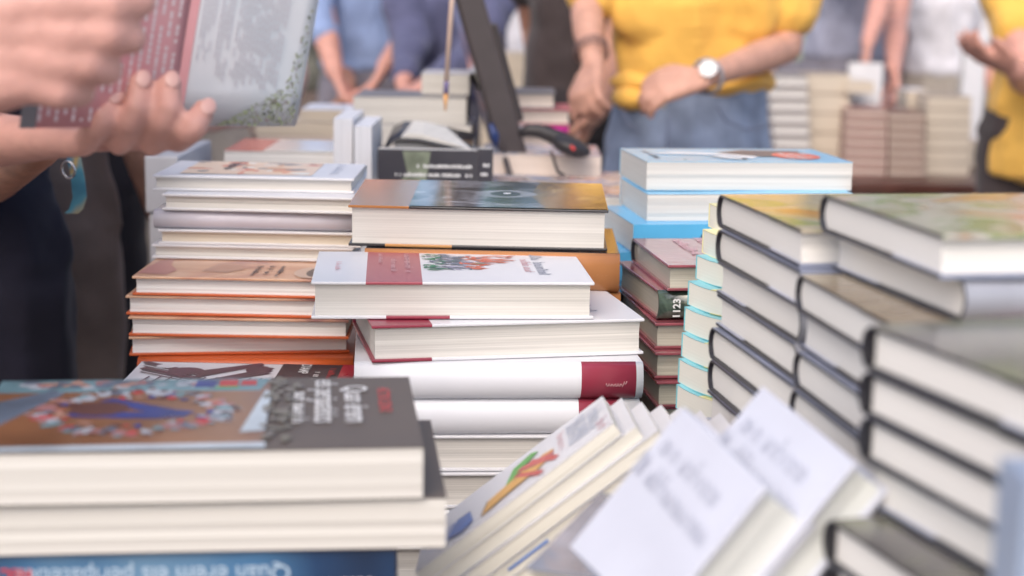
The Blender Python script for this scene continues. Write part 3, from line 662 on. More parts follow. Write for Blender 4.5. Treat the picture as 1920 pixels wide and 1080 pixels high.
# ------------------------------------------------------------------ background book stacks measured as rectangles
def bgbook(label,x0,x1,y0,y1,Y,W=.15,pgs=None,front=None,near=False,group=None,style='paper',rz=0,spine=None,dz=0,bt=None):
    p=V(x0,y0,Y); q=V(x1,y0,Y); r=V(x0,y1,Y)
    L=(q-p).length; T=p.z-r.z
    b=book(label,T,L,W,style=style,front=front or m_white,spine=spine,pages=pgs or pg,near=near,group=group,bt=bt,seed=int(x0+y0))
    place(b,(p.x,p.y,p.z-T+dz),rz); return b,T,L,W,p.x,p.y,p.z-T+dz,rz
def filldown(last,desc,group,i0,stop=None):
    b,T,L,W,x,y,z,rz=last; s=stop if stop is not None else CH-TABLE_H; i=i0; R_=random.Random(int(x*1000))
    while z-T>s-.012:
        z-=T+.0006; c=dup(b,nth(i,desc)); place(c,(x+R_.uniform(-.005,.005),y+R_.uniform(-.004,.004),z),rz+R_.uniform(-1,1)); i+=1
def column(desc,group,rects,Y,**k):
    last=None; z=None
    for i,r in enumerate(rects):
        kk=dict(k); kk.update(r[4] if len(r)>4 else {})
        lab=kk.pop('label',None) or nth(i,desc)
        p=V(r[0],r[2],Y); dz=0
        if z is not None: dz=z-.0005-p.z
        last=bgbook(lab,r[0],r[1],r[2],r[3],Y,group=group,dz=dz,**kk); z=last[6]
    return last,len(rects)
def col_fill(desc,group,rects,Y,stop=None,**k):
    last,n=column(desc,group,rects,Y,**k); filldown(last,desc,group,n,stop)
m_greyc=M('grey_cover',(.20,.19,.20),.4); m_pink=M('magenta_cover',(.62,.03,.30),.4); m_rosec=M('rose_cover',(.50,.16,.18),.4); m_beige=M('beige_cover',(.55,.47,.38),.5)
m_brn=M('brown_cover',(.24,.15,.12),.5); m_brick=M('brick_cover',(.34,.20,.18),.45)
col_fill('the big cream stack behind the standing white books','cream paged paperbacks behind the till',[
 (662,875,180,232,dict(front=m_greyc,label='wide cream-paged book with dark cover, topmost behind the standing white books')),(668,884,236,292),(676,900,292,345)],2.32,W=.16)
bgbook('cream book lying on the wide dark-covered one, beside the hanging stick',790,880,138,180,2.40,W=.13,front=m_white,pgs=pg)
col_fill('the low beige stack left of the standing white books','beige paperbacks left of the till',[
 (562,662,205,228,dict(front=m_white)),(478,640,229,254),(482,640,256,280,dict(pgs=pgp))],2.62,pgs=pgd,W=.14,front=m_beige)
col_fill('the red-topped stack behind the peach-cover book','books with red and white covers',[
 (420,630,281,306,dict(front=band('red_white_cover',(.82,.80,.74),[(-.01,.05,(.62,.10,.08))],.2,.5))),(424,626,308,338)],1.98,W=.15,pgs=pgw)
col_fill('the pink and white stack right of the till screen','pink and white hardbacks',[
 (918,1042,172,202,dict(front=m_greyc)),(925,1070,204,234,dict(front=m_rosec)),(930,1066,235,252,dict(front=m_pink,near=True,spine=band('white_spine_magenta_end',(.75,.70,.75),[(.085,.14,(.62,.03,.30))],.4,.1))),(930,1070,254,286,dict(front=m_rosec))],2.52,W=.14,style='hard',pgs=pgp)
col_fill('the pale pile under the scanner','paperbacks under the scanner',[
 (905,1128,288,328,dict(front=art('collage_cover',[(.5,.1,.1),(.7,.65,.6),(.15,.25,.45),(.75,.7,.65)],30,seed=2))),(900,1126,330,350)],2.22,W=.15,pgs=pgp)
col_fill('the tall beige pile behind the till screen','thick beige books behind the till screen',[
 (915,990,100,134),(905,998,135,168)],3.9,W=.2,pgs=pgd,front=m_beige,stop=.74)
# flat-lying colourful books between the stacks
m_mag=art('collage_magazine',[(.60,.25,.20),(.72,.68,.64),(.20,.30,.50),(.68,.58,.50),(.30,.22,.20),(.75,.55,.50),(.25,.45,.60)],14,(1,1,1),.25,.4,4,1,seed=6)
m_mag2=art('collage_magazine_pale',[(.62,.58,.58),(.50,.35,.32),(.55,.60,.70),(.40,.28,.26)],10,(1,2,1),.25,.4,3,1,seed=9)
stack('the flat collage-cover pile in front of the scanner','flat books with collage covers',.236,[
 D(at=(930,366,'NL',2),T=.012,L=.155,W=.20,front=m_mag,style='paper',label='flat book with colourful collage cover, left of the blue stack'),
 D(d=(-.03,.02,3),T=.02,L=.22,W=.2,front=m_mag2,style='paper')],fill=(1,),seed=41)
stack('the flat pale collage pile under the till stand','flat books with collage covers',.262,[
 D(at=(900,342,'NL',-2),T=.02,L=.20,W=.16,front=m_mag2,style='paper',label='flat book with pale pink collage cover at the foot of the till stand'),
 ],fill=(0,),seed=43)
# standing books
def upright(label,x0,x1,y0,y1,Y,depth,kind,front,pgs,group=None,lean=0,H=.235,spine=None):
    """a book on its tail edge; kind 'edge' shows the page edge, 'cover' shows the cover"""
    a,b_=V(x0,y0,Y),V(x1,y0,Y); w=(b_-a).length
    if kind=='edge': T,L,W=w,H,depth
    else: T,L,W=depth,H,w
    b=book(label,T,L,W,style='paper',front=front,spine=spine,pages=pgs,group=group,seed=int(x0))
    if kind=='edge': ex,ey,ez=Vector((0,0,1)),Vector((0,1,0)),Vector((-1,0,0)); o=Vector((a.x+w,a.y,a.z-L))
    else: ex,ey,ez=Vector((0,0,1)),Vector((1,0,0)),Vector((0,-1,0)).normalized()*1; o=Vector((a.x,a.y+T,a.z-L))
    if kind!='edge': ex,ey=Vector((0,0,1)),Vector((1,0,0)); ez=ex.cross(ey); o=Vector((a.x,a.y+(0 if ez.y>0 else T),a.z-L))
    m=Matrix((ex,ey,ez)).transposed().to_4x4()@Matrix.Rotation(rad(lean),4,'Z'); m.translation=o; b.matrix_world=m
    return b,T,L,W,ez
upright('white paperback standing on end, left and taller of the two',625,661,222,350,1.96,.15,'edge',m_white,pages('standing_pages',(.70,.71,.76),contrast=.08),'white paperbacks standing on end',H=.215)
upright('white paperback standing on end, right and shorter of the two',664,697,236,345,1.94,.15,'edge',m_white,MC['standing_pages'],'white paperbacks standing on end',H=.205)
m_dk=art('dark_photo_cover',[(.035,.033,.045),(.05,.048,.06),(.06,.06,.065),(.05,.05,.06)],6,rough=.4,coat=.15)
b,T,L,W,ez=upright('dark grey book standing up with two lines of white print',708,896,279,345,1.90,.022,'cover',m_dk,pg,H=.17)
zz=T+.0006
def onface(polys,mats,name):
    return prints(name,b,polys,mats,zz)
sgn=1
z_face = zz if ez.y<0 else -.0006
bm=bmesh.new()
def facequad(pts,mi):
    vs=[bm.verts.new((x,y,z_face+(1 if ez.y<0 else -1)*.0001*(1+mi))) for x,y in pts]; f=bm.faces.new(vs); f.material_index=mi
r=random.Random(3)
facequad([(L-.002,W*.25),(L-.002,W*.53),(L-.03,W*.50),(L-.075,W*.42),(L-.075,W*.34),(L-.03,W*.30)],0)
facequad([(L-.03,W*.3),(L-.04,W*.22),(L-.06,W*.26),(L-.075,W*.42)],0)
facequad([(L-.040,W*.62),(L-.040,W*.98),(L-.070,W*.98),(L-.070,W*.66),(L-.050,W*.66)],0)
mobj('cover_picture',bm,[M('print_sage',(.20,.23,.17),.4,var=.4,scale=30)],b)
def two_lines(parent,xx,y0,y1,seed,z):
    bm=bmesh.new(); r=random.Random(seed)
    for row,(lx,s0) in enumerate(((L-.022,.28),(L-.033,0))):
        y=y0+(y1-y0)*s0
        while y<y1-.002:
            w_=r.uniform(.0012,.0026); h_=r.uniform(.0028,.0042)
            if r.random()<.82:
                vs=[bm.verts.new(p) for p in ((lx,y,z),(lx,y+w_,z),(lx+h_,y+w_,z),(lx+h_,y,z))]; bm.faces.new(vs)
            y+=w_+.0007
    return mobj('lettering',bm,m_inkw,parent)
two_lines(b,0,W*.18,W*.95,5,z_face-.0006 if ez.y>0 else z_face+.0006)
b2,T2,L2,W2,ez2=upright('narrow dark book standing right of the dark grey one',897,924,279,345,1.90,.02,'cover',m_dk,pg,H=.17)
L=L2; two_lines(b2,0,W2*.2,W2*.8,6,z_face-.0006 if ez2.y>0 else z_face+.0006)
# paperback with a curled cover behind them
t=empty('curled_paperback',V(712,300,2.02),label='open paperback with curling black cover behind the dark standing book',cat='book')
o0=V(712,300,2.02)
prof=[(712,335),(712,300),(722,272),(745,260),(785,262),(830,272),(885,284)]
bm=bmesh.new()
pts=[V(x,y,2.02)-o0 for x,y in prof]
for k in range(len(pts)-1):
    a,c=pts[k],pts[k+1]
    for dy in (0,):
        f=bm.faces.new([bm.verts.new(v) for v in (a,c,c+Vector((0,.13,.012)),a+Vector((0,.13,.012)))])
bmesh.ops.remove_doubles(bm,verts=bm.verts,dist=1e-5)
s=mobj('front_cover',bm,m_black,t,smooth=True); q=s.modifiers.new('thickness','SOLIDIFY'); q.thickness=.0035
bm=bmesh.new()
top=[V(x,y,2.03)-o0 for x,y in [(740,264),(765,249),(790,251),(830,262),(885,281)]]
bot=[V(x,y,2.03)-o0 for x,y in [(735,340),(760,340),(790,340),(830,340),(885,340)]]
for k in range(len(top)-1):
    q=[top[k],top[k+1],bot[k+1],bot[k]]; bk=[p+Vector((0,.12,.006)) for p in q]
    v=[bm.verts.new(p) for p in q+bk]
    for f in ((0,1,2,3),(4,7,6,5),(0,4,5,1),(3,2,6,7)): bm.faces.new([v[i] for i in f])
mobj('page_block',bm,pg,t)
# stacks on the far right table
m_sep=M('dull_beige_cover',(.36,.29,.23),.6)
m_blk=M('charcoal_cover',(.10,.09,.09),.5)
def farcol(desc,x0,x1,y0,y1,n,lean=0,Y=4.72,**k):
    h=(y1-y0)/n
    rs=[(x0+lean*i,x1+lean*i*.4,y0+h*i,y0+h*(i+1)-.5) for i in range(n)]
    last,_=column(desc,desc,rs,Y,**k)
    # settle exactly on the table
    z=last[6]
    for o in list(col.objects):
        if o.parent is None and o.get('group')==desc: o.location.z-= z-.7365
ff=dict(style='hard',W=.19)  # extra-thick boards in these stacks also stand in for shadow between the books
farcol('the far stack of grey-covered books at the woman\'s elbow',1440,1517,118,304,8,2.5,Y=4.70,front=M('mid_grey_cover',(.30,.27,.27),.5),pgs=pgw,bt=.006,**ff)
farcol('the tall far stack of thick cream paperbacks',1514,1596,121,306,5,-1,Y=4.74,front=m_sep,pgs=pgd,W=.19,bt=.0024)
farcol('the far stack of brick-covered books',1589,1668,178,306,7,-1,Y=4.66,front=m_brick,pgs=pgp,bt=.0085,**ff)
farcol('the far stack of brown-covered books',1668,1738,184,306,7,0,Y=4.66,front=m_brn,pgs=pgp,bt=.0075,**ff)
farcol('the broad far stack of cream paperbacks',1742,1824,157,308,6,-2,Y=4.70,front=m_sep,pgs=pgd,W=.19,bt=.0022)
farcol('the cream pile wedged behind the brown far stack',1704,1742,156,306,6,0,Y=4.86,front=m_white,pgs=pgd,W=.15)
bgbook('single cream book lying on the brick-covered far stack',1586,1640,153,174,4.72,W=.15,front=m_beige,pgs=pgd)
upright('white book standing behind the brick-covered far stack',1594,1656,118,176,4.90,.03,'cover',m_white,pg,H=.30)
farcol('the small dim pile at the end of the far table',1822,1856,222,272,3,0,Y=4.95,front=m_brn,pgs=pgd,W=.15)
farcol('the white and red pile near the far yellow shirt',1828,1882,182,262,4,0,Y=5.05,front=m_rosec,pgs=pgw,W=.15)
upright('tall white book standing near the far yellow shirt',1812,1852,60,180,5.0,.04,'cover',m_white,pg,H=.40)
# ------------------------------------------------------------------ till screen, stick, scanner, box
m_plast=M('black_plastic',(.060,.048,.050),.4,var=.1,bump=.1,bscale=600)
o0=V(945,300,2.25); t=empty('till_screen',o0,label='black flat till screen seen nearly edge-on, leaning left above the books',cat='screen')
A,B=V(958,306,2.25),V(982,300,2.25); top=V(846,-60,2.25)-V(950,306,2.25)
uz=top.normalized(); Hh=.40
side=Vector((-.085,.995,0)); side=(side-uz*side.dot(uz)).normalized(); nrm=side.cross(uz)
mm=Matrix((side,nrm,uz)).transposed().to_4x4(); mm.translation=V(968,304,2.25)-o0
bm=bmesh.new(); box(bm,-.005,.27,-.019,.019,0,Hh,mat=mm); mobj('housing',bm,m_plast,t,bevel=.004)
bm=bmesh.new(); box(bm,.012,.253,-.0205,-.0192,.02,Hh-.02,mat=mm); mobj('display',bm,M('display_glass',(.015,.016,.02),.1,coat=.8),t)
bm=bmesh.new(); box(bm,.06,.19,.0195,.032,.05,.2,mat=mm); mobj('rear_cover',bm,m_plast,t,bevel=.004)
bm=bmesh.new(); tube(bm,[V(938,262,2.27)-o0,V(948,300,2.22)-o0,V(958,336,2.18)-o0],.0045,8); mobj('stand',bm,m_plast,t)
bm=bmesh.new(); a,c=V(920,232,2.20)-o0,V(930,276,2.20)-o0; tube(bm,[a,(a+c)/2+Vector((.002,0,0)),c],[.003,.007,.003],8); mobj('blue_clip',bm,M('blue_plastic',(.02,.04,.14),.35),t)
bm=bmesh.new(); p=V(947,272,2.3)-o0; box(bm,p.x-.012,p.x+.025,p.y,p.y+.08,p.z-.03,p.z+.02); mobj('cable_box',bm,m_plast,t,bevel=.004)
t=empty('marker_stick',V(838,204,2.1),label='thin pale stick with orange tip held upright left of the screen',cat='stick')
o0=V(838,204,2.1)
bm=bmesh.new(); tube(bm,[V(837,152,2.1)-o0,V(846,20,2.1)-o0,V(852,-60,2.1)-o0],.0032,8); mobj('shaft',bm,M('pale_wood',(.62,.45,.36),.5),t)
bm=bmesh.new(); tube(bm,[V(835,208,2.1)-o0,V(836,176,2.1)-o0],[.001,.0034],8); mobj('tip',bm,M('orange_tip',(.72,.36,.12),.5),t)
bm=bmesh.new(); tube(bm,[V(836,176,2.1)-o0,V(837,152,2.1)-o0],.0036,8); mobj('grip',bm,M('violet_grip',(.16,.13,.26),.5),t)
o0=V(1060,280,2.2); t=empty('barcode_scanner',o0,label='black handheld barcode scanner with red mark lying on the pale pile',cat='scanner')
bm=bmesh.new()
hp=[V(x,y,2.2)-o0 for x,y in [(972,252),(990,244),(1010,245),(1030,252),(1052,263),(1068,272)]]
m_plast=M('scanner_plastic',(.030,.026,.028),.5)
tube(bm,hp,[.005,.009,.010,.011,.013,.014],12); mobj('handle',bm,m_plast,t)
bm=bmesh.new(); c=V(1070,274,2.19)-o0
mx=Matrix.Translation(c)@Matrix.Rotation(rad(18),4,'Y')
bmesh.ops.create_icosphere(bm,subdivisions=3,radius=1,matrix=mx@Matrix.Diagonal((.030,.036,.014,1))); mobj('head',bm,m_plast,t,smooth=True)
bm=bmesh.new(); box(bm,-.004,.004,-.0362,-.0352,.0,.004,mat=mx@Matrix.Rotation(.5,4,'Y')); mobj('red_mark',bm,m_inkr,t)
bm=bmesh.new(); tube(bm,[V(x,y,Y)-o0 for x,y,Y in [(1034,284,2.2),(1040,305,2.16),(1046,322,2.12),(1062,332,2.1),(1080,345,2.05)]],.0022,6); mobj('cable',bm,m_plast,t)
o0=V(300,480,1.86); t=empty('storage_box',(o0.x,o0.y,CH-TABLE_H),label='plain pale grey box standing behind the left white stack',cat='box')
g=M('pale_grey_card',(.52,.52,.56),.6); a=V(276,292,1.86); hgt=a.z-(CH-TABLE_H); w_=V(330,292,1.86).x-a.x; xo=a.x-o0.x
bm=bmesh.new(); box(bm,xo,xo+w_,0,.2,0,hgt-.07); mobj('body',bm,g,t,bevel=.002)
bm=bmesh.new(); box(bm,xo-.003,xo+w_+.003,-.003,.203,hgt-.069,hgt); mobj('lid',bm,g,t,bevel=.002)
# plastic-wrapped grey book at the very bottom, pale blue upright at the right corner
b=book('clear-wrapped grey book below the front leaning white one',.03,.20,.14,'hard',front=M('wrapped_grey',(.17,.18,.22),.1,spec=.8,coat=1,var=.7,scale=14,bump=.8,bscale=26),pages=pgx)
place(b,anchor(985,1062,.300,-20,.20,.14,.03,'NL'),-20)
pf=M('pale_blue_card',(.30,.37,.50),.4,coat=.1)
a=G(1925,905,.160); b=book('pale blue-grey book standing at the right corner with a dark blue patch',.12,.20,.03,'paper',front=pf,back=pf,spine=pf,pages=pf)
ex,ey,ez=Vector((0,0,1)),Vector((0,-1,0)),Vector((1,0,0)); m=Matrix((ex,ey,ez)).transposed().to_4x4(); m.translation=a+Vector((0,.03,-.20)); b.matrix_world=m
bm=bmesh.new(); vs=[bm.verts.new(p) for p in ((.189,.0312,.005),(.189,.0312,.09),(.197,.0312,.09),(.197,.0312,.005))]; bm.faces.new(vs)
mobj('blue_label',bm,M('navy_label',(.01,.06,.22),.4),b)
# ------------------------------------------------------------------ people
_b=bmesh.new(); bmesh.ops.create_icosphere(_b,subdivisions=2,radius=1)
ICO_V=[v.co.copy() for v in _b.verts]; ICO_F=[[v.index for v in f.verts] for f in _b.faces]; _b.free()
def sph(bm,c,r,B=None):
    s=r if hasattr(r,'__len__') else (r,r,r)
    m=Matrix.Translation(c)@(B if B else Matrix.Identity(4))@Matrix.Diagonal((*s,1))
    vs=[bm.verts.new(m@v) for v in ICO_V]
    for f in ICO_F: bm.faces.new([vs[i] for i in f])
def chain(bm,pts,rs,B=None,dens=.35):
    pts=[Vector(p) for p in pts]
    for i in range(len(pts)-1):
        a,b=pts[i],pts[i+1]; ra,rb=rs[i],rs[i+1]
        ta=ra if hasattr(ra,'__len__') else (ra,)*3; tb=rb if hasattr(rb,'__len__') else (rb,)*3
        n=max(2,int((b-a).length/(min(min(ta),min(tb))*dens))+1)
        for k in range(n+1):
            t=k/n; sph(bm,a.lerp(b,t),tuple(ta[j]*(1-t)+tb[j]*t for j in range(3)),B)
FOLD=bpy.data.textures.new('cloth_folds','CLOUDS'); FOLD.noise_scale=.11; FOLD.noise_depth=1
def blob(name,bm,mat,parent,voxel=.008,it=4,fold=0):
    me=bpy.data.meshes.new(name); bm.to_mesh(me); bm.free()
    o=bpy.data.objects.new(name,me)
    r=o.modifiers.new('r','REMESH'); r.mode='VOXEL'; r.voxel_size=voxel; r.use_smooth_shade=True
    s=o.modifiers.new('s','SMOOTH'); s.iterations=it; s.factor=.5
    if fold:
        d_=o.modifiers.new('d','DISPLACE'); d_.texture=FOLD; d_.strength=fold; d_.mid_level=.5; d_.texture_coords='LOCAL'
    m2=bake(o); col.objects.link(o); o.modifiers.clear(); o.data=m2; bpy.data.meshes.remove(me)
    m2.materials.clear(); m2.materials.append(mat)
    for p in m2.polygons: p.use_smooth=True
    o.parent=parent; return o
def hand(bm,wr,d,pn,s=1.0,curl=.5,thumb=1,spread=.12,rr=.0088):
    """palm and five separate fingers: wr wrist, d pointing direction, pn palm normal, curl 0..1"""
    d=Vector(d).normalized(); pn=Vector(pn); pn=(pn-d*pn.dot(d)).normalized(); sd=d.cross(pn)*thumb
    L=.095*s
    for i,k in enumerate((-1.5,-.5,.5,1.5)):
        base=wr+d*L*(.93 if i in(1,2) else .87)+sd*k*.0195*s
        chain(bm,[wr+sd*k*.009*s,base],[.015*s,.0125*s])
        ln=[.062,.074,.080,.072][i]*s if thumb else .07*s
        dr=(d+sd*k*spread).normalized(); p=base; ang=0
        pts=[p]
        for j,f in enumerate((.45,.3,.25)):
            ang+=curl*[.7,1.15,.8][j]*(1+.12*k)
            dd=dr*math.cos(ang)+pn*math.sin(ang); p=p+dd*ln*f; pts.append(p)
        chain(bm,pts,[rr*1.12*s,rr*1.03*s,rr*.95*s,rr*.82*s])
    tb=wr+d*.025*s+sd*.022*s; p1=tb+(d*.55+sd*.75+pn*.25).normalized()*.038*s; p2=p1+(d*.85+sd*.25+pn*.35*(.5+curl)).normalized()*.032*s; p3=p2+(d*.9-sd*.05+pn*.4*(.5+curl)).normalized()*.026*s
    chain(bm,[tb,p1,p2,p3],[.016*s,.0118*s,.0105*s,.0088*s])
def skin(name,c): return M(name,c,.5,spec=.35,var=.13,scale=38,bump=.5,bscale=110,sss=.10)
sk1=skin('skin_fair',(.60,.33,.25)); sk2=skin('skin_tan',(.52,.27,.19)); sk3=skin('skin_rosy',(.60,.31,.25))
def person(label,x,y,face,H=1.70,skinm=sk1,top=None,legs=None,hair=(.06,.035,.02),arms=None,sleeve=.6,voxel=.009,width=1.0,hem=.0,group=None,z0=0,extra_top=None,arm=1.0,thumbs=(-1,1)):
    """face: direction angle (0 = towards the camera, 180 = away). arms: [(elbow,wrist,handdir,palm,curl),...] world points, left of picture first"""
    root=empty('person',(x,y,z0),label=label,cat='person',group=group)
    k=H/1.70; a=rad(face); f=Vector((math.sin(a),-math.cos(a),0)); s=Vector((math.cos(a),math.sin(a),0))
    B=Matrix((s,f,Vector((0,0,1)))).transposed().to_4x4()
    o=Vector((x,y,z0))
    def P(sx,fy,z): return s*sx*k*width+f*fy*k+Vector((0,0,z*k))
    def loc(v): return Vector(v)-o
    bm=bmesh.new()
    # head
    hc=P(0,.02,1.60); sph(bm,hc,(.074*k,.092*k,.105*k),B); sph(bm,P(0,.035,1.545),(.056*k,.068*k,.07*k),B); chain(bm,[P(0,.10,1.615),P(0,.122,1.583)],[.009*k,.013*k])
    for e in (-1,1):
        sph(bm,P(.078*e/width,.0,1.59),(.012*k,.02*k,.03*k),B); sph(bm,P(.03*e/width,.098,1.60),(.014*k,.01*k,.008*k),B)
    chain(bm,[P(-.018/width,.098,1.552),P(.018/width,.098,1.552)],[.007*k,.007*k])
    chain(bm,[P(0,-.01,1.53),P(0,-.02,1.40)],[.052*k,.062*k])
    # trunk and legs
    chain(bm,[P(0,-.01,1.36),P(0,0,1.2),P(0,0,1.05),P(0,-.01,.93)],[(.14*k*width,.085*k,.07),(.135*k*width,.09*k,.07),(.125*k*width,.085*k,.07),(.15*k*width,.095*k,.08)],B)
    for e in (-1,1): chain(bm,[P(.085*e,0,.88),P(.09*e,.01,.48),P(.095*e,-.01,.09),P(.095*e,.05,.04),P(.1*e,.13,.03)],[.075*k,.05*k,.036*k,.035*k,.028*k])
    shl=[P(-.175,-.01,1.38),P(.175,-.01,1.38)]
    jo=[]
    for i,e in enumerate((-1,1)):
        sh=shl[i]
        if arms and arms[i]:
            el,wr,hdv,pn,cu=arms[i]; el,wr=loc(el),loc(wr)
        else: el,wr,hdv,pn,cu=P(.23*e,-.02,1.10),P(.22*e,.09,.87),Vector((0,0,-1))+f*.3,-s*e,.45
        chain(bm,[P(.05*e,-.01,1.39),sh,el,el.lerp(wr,.3),wr],[.06*k*arm,.055*k*arm,.041*k*arm,.042*k*arm,.026*k*arm])
        hand(bm,wr,hdv,pn,arm**.5*k,cu,thumb=thumbs[i]); jo.append((sh,el,wr))
    blob('body',bm,skinm,root,voxel)
    # hair
    bm=bmesh.new(); sph(bm,P(0,-.015,1.635),(.085*k,.095*k,.095*k),B); sph(bm,P(0,-.05,1.56),(.078*k,.06*k,.09*k),B); blob('hair',bm,M('hair_%d'%int(hair[0]*1000),hair,.6,var=.3,bump=.6,bscale=300),root,.012,2)
    # top
    bm=bmesh.new()
    chain(bm,[P(0,-.015,1.385),P(0,0,1.27),P(0,0,1.12),P(0,0,1.0-hem)],[(.155*k*width,.09*k,.055),(.160*k*width,.118*k,.07),(.146*k*width,.108*k,.06),(.168*k*width,.118*k,.03)],B,.3)
    for i,e in enumerate((-1,1)):
        sh,el,wr=jo[i]
        if sleeve<=1: chain(bm,[P(.06*e,-.01,1.385),sh,sh.lerp(el,sleeve)],[.072*k,.070*k,.060*k])
        else: chain(bm,[P(.06*e,-.01,1.385),sh,el,el.lerp(wr,min(1,sleeve-1))],[.072*k,.068*k,.054*k,.042*k])
    if extra_top: extra_top(bm,P,B)
    blob('top',bm,top,root,voxel,5,.034)
    # trousers
    bm=bmesh.new()
    chain(bm,[P(0,0,1.03+max(0,-hem-.03)),P(0,-.005,.92)],[(.150*k*width,.105*k,.035),(.178*k*width,.120*k,.08)],B)
    for e in (-1,1): chain(bm,[P(.088*e,-.005,.88),P(.092*e,.01,.48),P(.096*e,-.01,.09)],[.088*k,.068*k,.060*k],None)
    blob('trousers',bm,legs,root,voxel,4,.022)
    for e in (-1,1):
        bm=bmesh.new(); chain(bm,[P(.096*e,-.04,.045),P(.1*e,.12,.035)],[(.045,.05,.045),(.042,.05,.034)],B); blob('shoe',bm,M('dark_shoe',(.04,.035,.035),.5),root,.01,2)
    return root,P,jo
denim=cloth('denim',(.20,.25,.36),.45,6,var=.3); yellow=cloth('yellow_cotton',(.82,.47,.10),.45,5,var=.05)
blackc=cloth('black_cotton',(.055,.042,.043),.5,6); navy=cloth('navy_cotton',(.10,.105,.19),.5,6); blue_shirt=cloth('blue_shirt',(.25,.33,.54),.5,6)
brownc=cloth('brown_trousers_cloth',(.20,.155,.14),.4,5); greyb=cloth('grey_blue_shirt',(.30,.31,.40),.5,6); whitec=cloth('white_cotton',(.72,.70,.74),.4,6); tan=cloth('taupe_jacket',(.42,.34,.29),.5,6); plaid=cloth('red_check_shirt',(.62,.32,.27),.4,6,c2=(.70,.60,.55)); khaki=cloth('khaki_cloth',(.40,.35,.30),.5,5); slate=cloth('slate_trousers',(.20,.19,.23),.4,5)
# woman in the yellow T-shirt
Yw=2.98; c0=V(1292,200,Yw)
def wtop(bm,P,B):
    for e in (-1,1): sph(bm,P(.07*e,.065,1.27),(.09,.045,.085),B)
    chain(bm,[P(-.11,.01,1.095),P(.11,.01,1.135)],[(.045,.10,.020),(.045,.10,.020)],B)
wr1=V(1112,122,2.78); el1=V(1100,22,2.90); wr2=V(1318,146,2.70); el2=V(1474,88,2.94)
woman,P,jo=person('woman in yellow T-shirt and blue jeans with a round white watch',c0.x,Yw,0,1.665,skin('skin_woman',(.58,.32,.24)),yellow,denim,hair=(.09,.05,.03),sleeve=.66,voxel=.0052,width=1.03,arm=.78,thumbs=(-1,-1),extra_top=wtop,hem=-.125,
  arms=[(el1,wr1,(-.20,-.72,-.62),(.6,.3,-.6),.95),(el2,wr2,(-.94,-.15,-.22),(-.1,.6,-.7),.66)])
o=woman.location
# watch, bracelets, belt loop details
ax=(wr2-el2).normalized()
def ringmesh(c,ax,r,rt,n=24,seg=6):
    bm=bmesh.new(); a=ax.orthogonal().normalized(); b=ax.cross(a); pts=[c+(a*math.cos(2*math.pi*i/n)+b*math.sin(2*math.pi*i/n))*r for i in range(n+1)]
    tube(bm,pts,rt,seg,caps=False); return bm
wc=wr2-ax*.016-o
mobj('watch_strap',ringmesh(wc,ax,.0290,.0042),M('grey_strap',(.30,.28,.30),.4),woman)
bm=bmesh.new(); nrm=Vector((-.1,-.9,.42)).normalized(); mm=nrm.to_track_quat('Z','Y').to_matrix().to_4x4(); mm.translation=wc+nrm*.032
bmesh.ops.create_cone(bm,cap_ends=True,segments=28,radius1=.0145,radius2=.0135,depth=.006,matrix=mm); w_=mobj('watch_face',bm,M('watch_white',(.62,.62,.62),.2,coat=.5),woman)
mobj('watch_bezel',ringmesh(wc+nrm*.0345,nrm,.0142,.0014),M('steel',(.6,.6,.62),.25,metal=1),woman)
ax1=(wr1-el1).normalized()
for k in range(3): mobj('bracelet',ringmesh(wr1-ax1*(.030+.009*k)-o,(ax1+Vector((.05*k,.1,0))).normalized(),.0300,.0016),M('dark_cord',(.22,.14,.13),.6),woman)
# jeans details: waistband, pockets, fly
bm=bmesh.new()
def jp(px,py,Y): return V(px,py,Y)-o
tube(bm,[jp(1345,200,2.845),jp(1362,228,2.85),jp(1400,243,2.87),jp(1440,235,2.905)],.0022,6)
mobj('pocket_seam',bm,cloth('denim_seam',(.15,.18,.27),.2),woman)
bm=bmesh.new(); tube(bm,[jp(1165,205,2.885),jp(1180,232,2.87),jp(1200,250,2.86)],.0022,6); mobj('pocket_seam',bm,MC['denim_seam'],woman)
bm=bmesh.new(); tube(bm,[jp(1252,215,2.84),jp(1252,320,2.85)],.0022,6); mobj('fly_seam',bm,MC['denim_seam'],woman)
bm=bmesh.new(); mm=Matrix.Translation(jp(1242,196,2.835))@Matrix.Rotation(rad(90),4,'X'); bmesh.ops.create_cone(bm,cap_ends=True,segments=14,radius1=.009,radius2=.008,depth=.006,matrix=mm); mobj('button',bm,MC['steel'],woman)
# reader at the left whose hands hold the open book
H2w=V(60,262,1.06); H1w=V(-110,95,.86)
rx,ry=-.575,1.22
reader=empty('person',(rx,ry,0),label='person in black jacket at the left edge holding an open book in both hands',cat='person')
o=reader.location.copy(); bm=bmesh.new()
def L_(p): return Vector(p)-o
RP=lambda sx,fy,z: Vector((sx,fy,z))
# body (facing right and slightly to the viewer): axis s along y
a=rad(70); f=Vector((math.sin(a),-math.cos(a),0)); s=Vector((math.cos(a),math.sin(a),0)); Bm=Matrix((s,f,Vector((0,0,1)))).transposed().to_4x4()
def RB(sx,fy,z): return s*sx+f*fy+Vector((0,0,z))
sph(bm,RB(0,.02,1.70),(.078,.096,.11),Bm); sph(bm,RB(0,.04,1.645),(.058,.07,.07),Bm); chain(bm,[RB(0,.105,1.715),RB(0,.13,1.68)],[.009,.014]); 
for e in (-1,1): sph(bm,RB(.08*e,0,1.69),(.012,.02,.03),Bm); sph(bm,RB(.03*e,.1,1.70),(.014,.01,.008),Bm)
chain(bm,[RB(0,0,1.62),RB(0,-.01,1.48)],[.055,.065])
chain(bm,[RB(0,-.01,1.42),RB(0,0,1.1),RB(0,0,.98)],[(.15,.09,.07),(.14,.1,.07),(.15,.1,.08)],Bm)
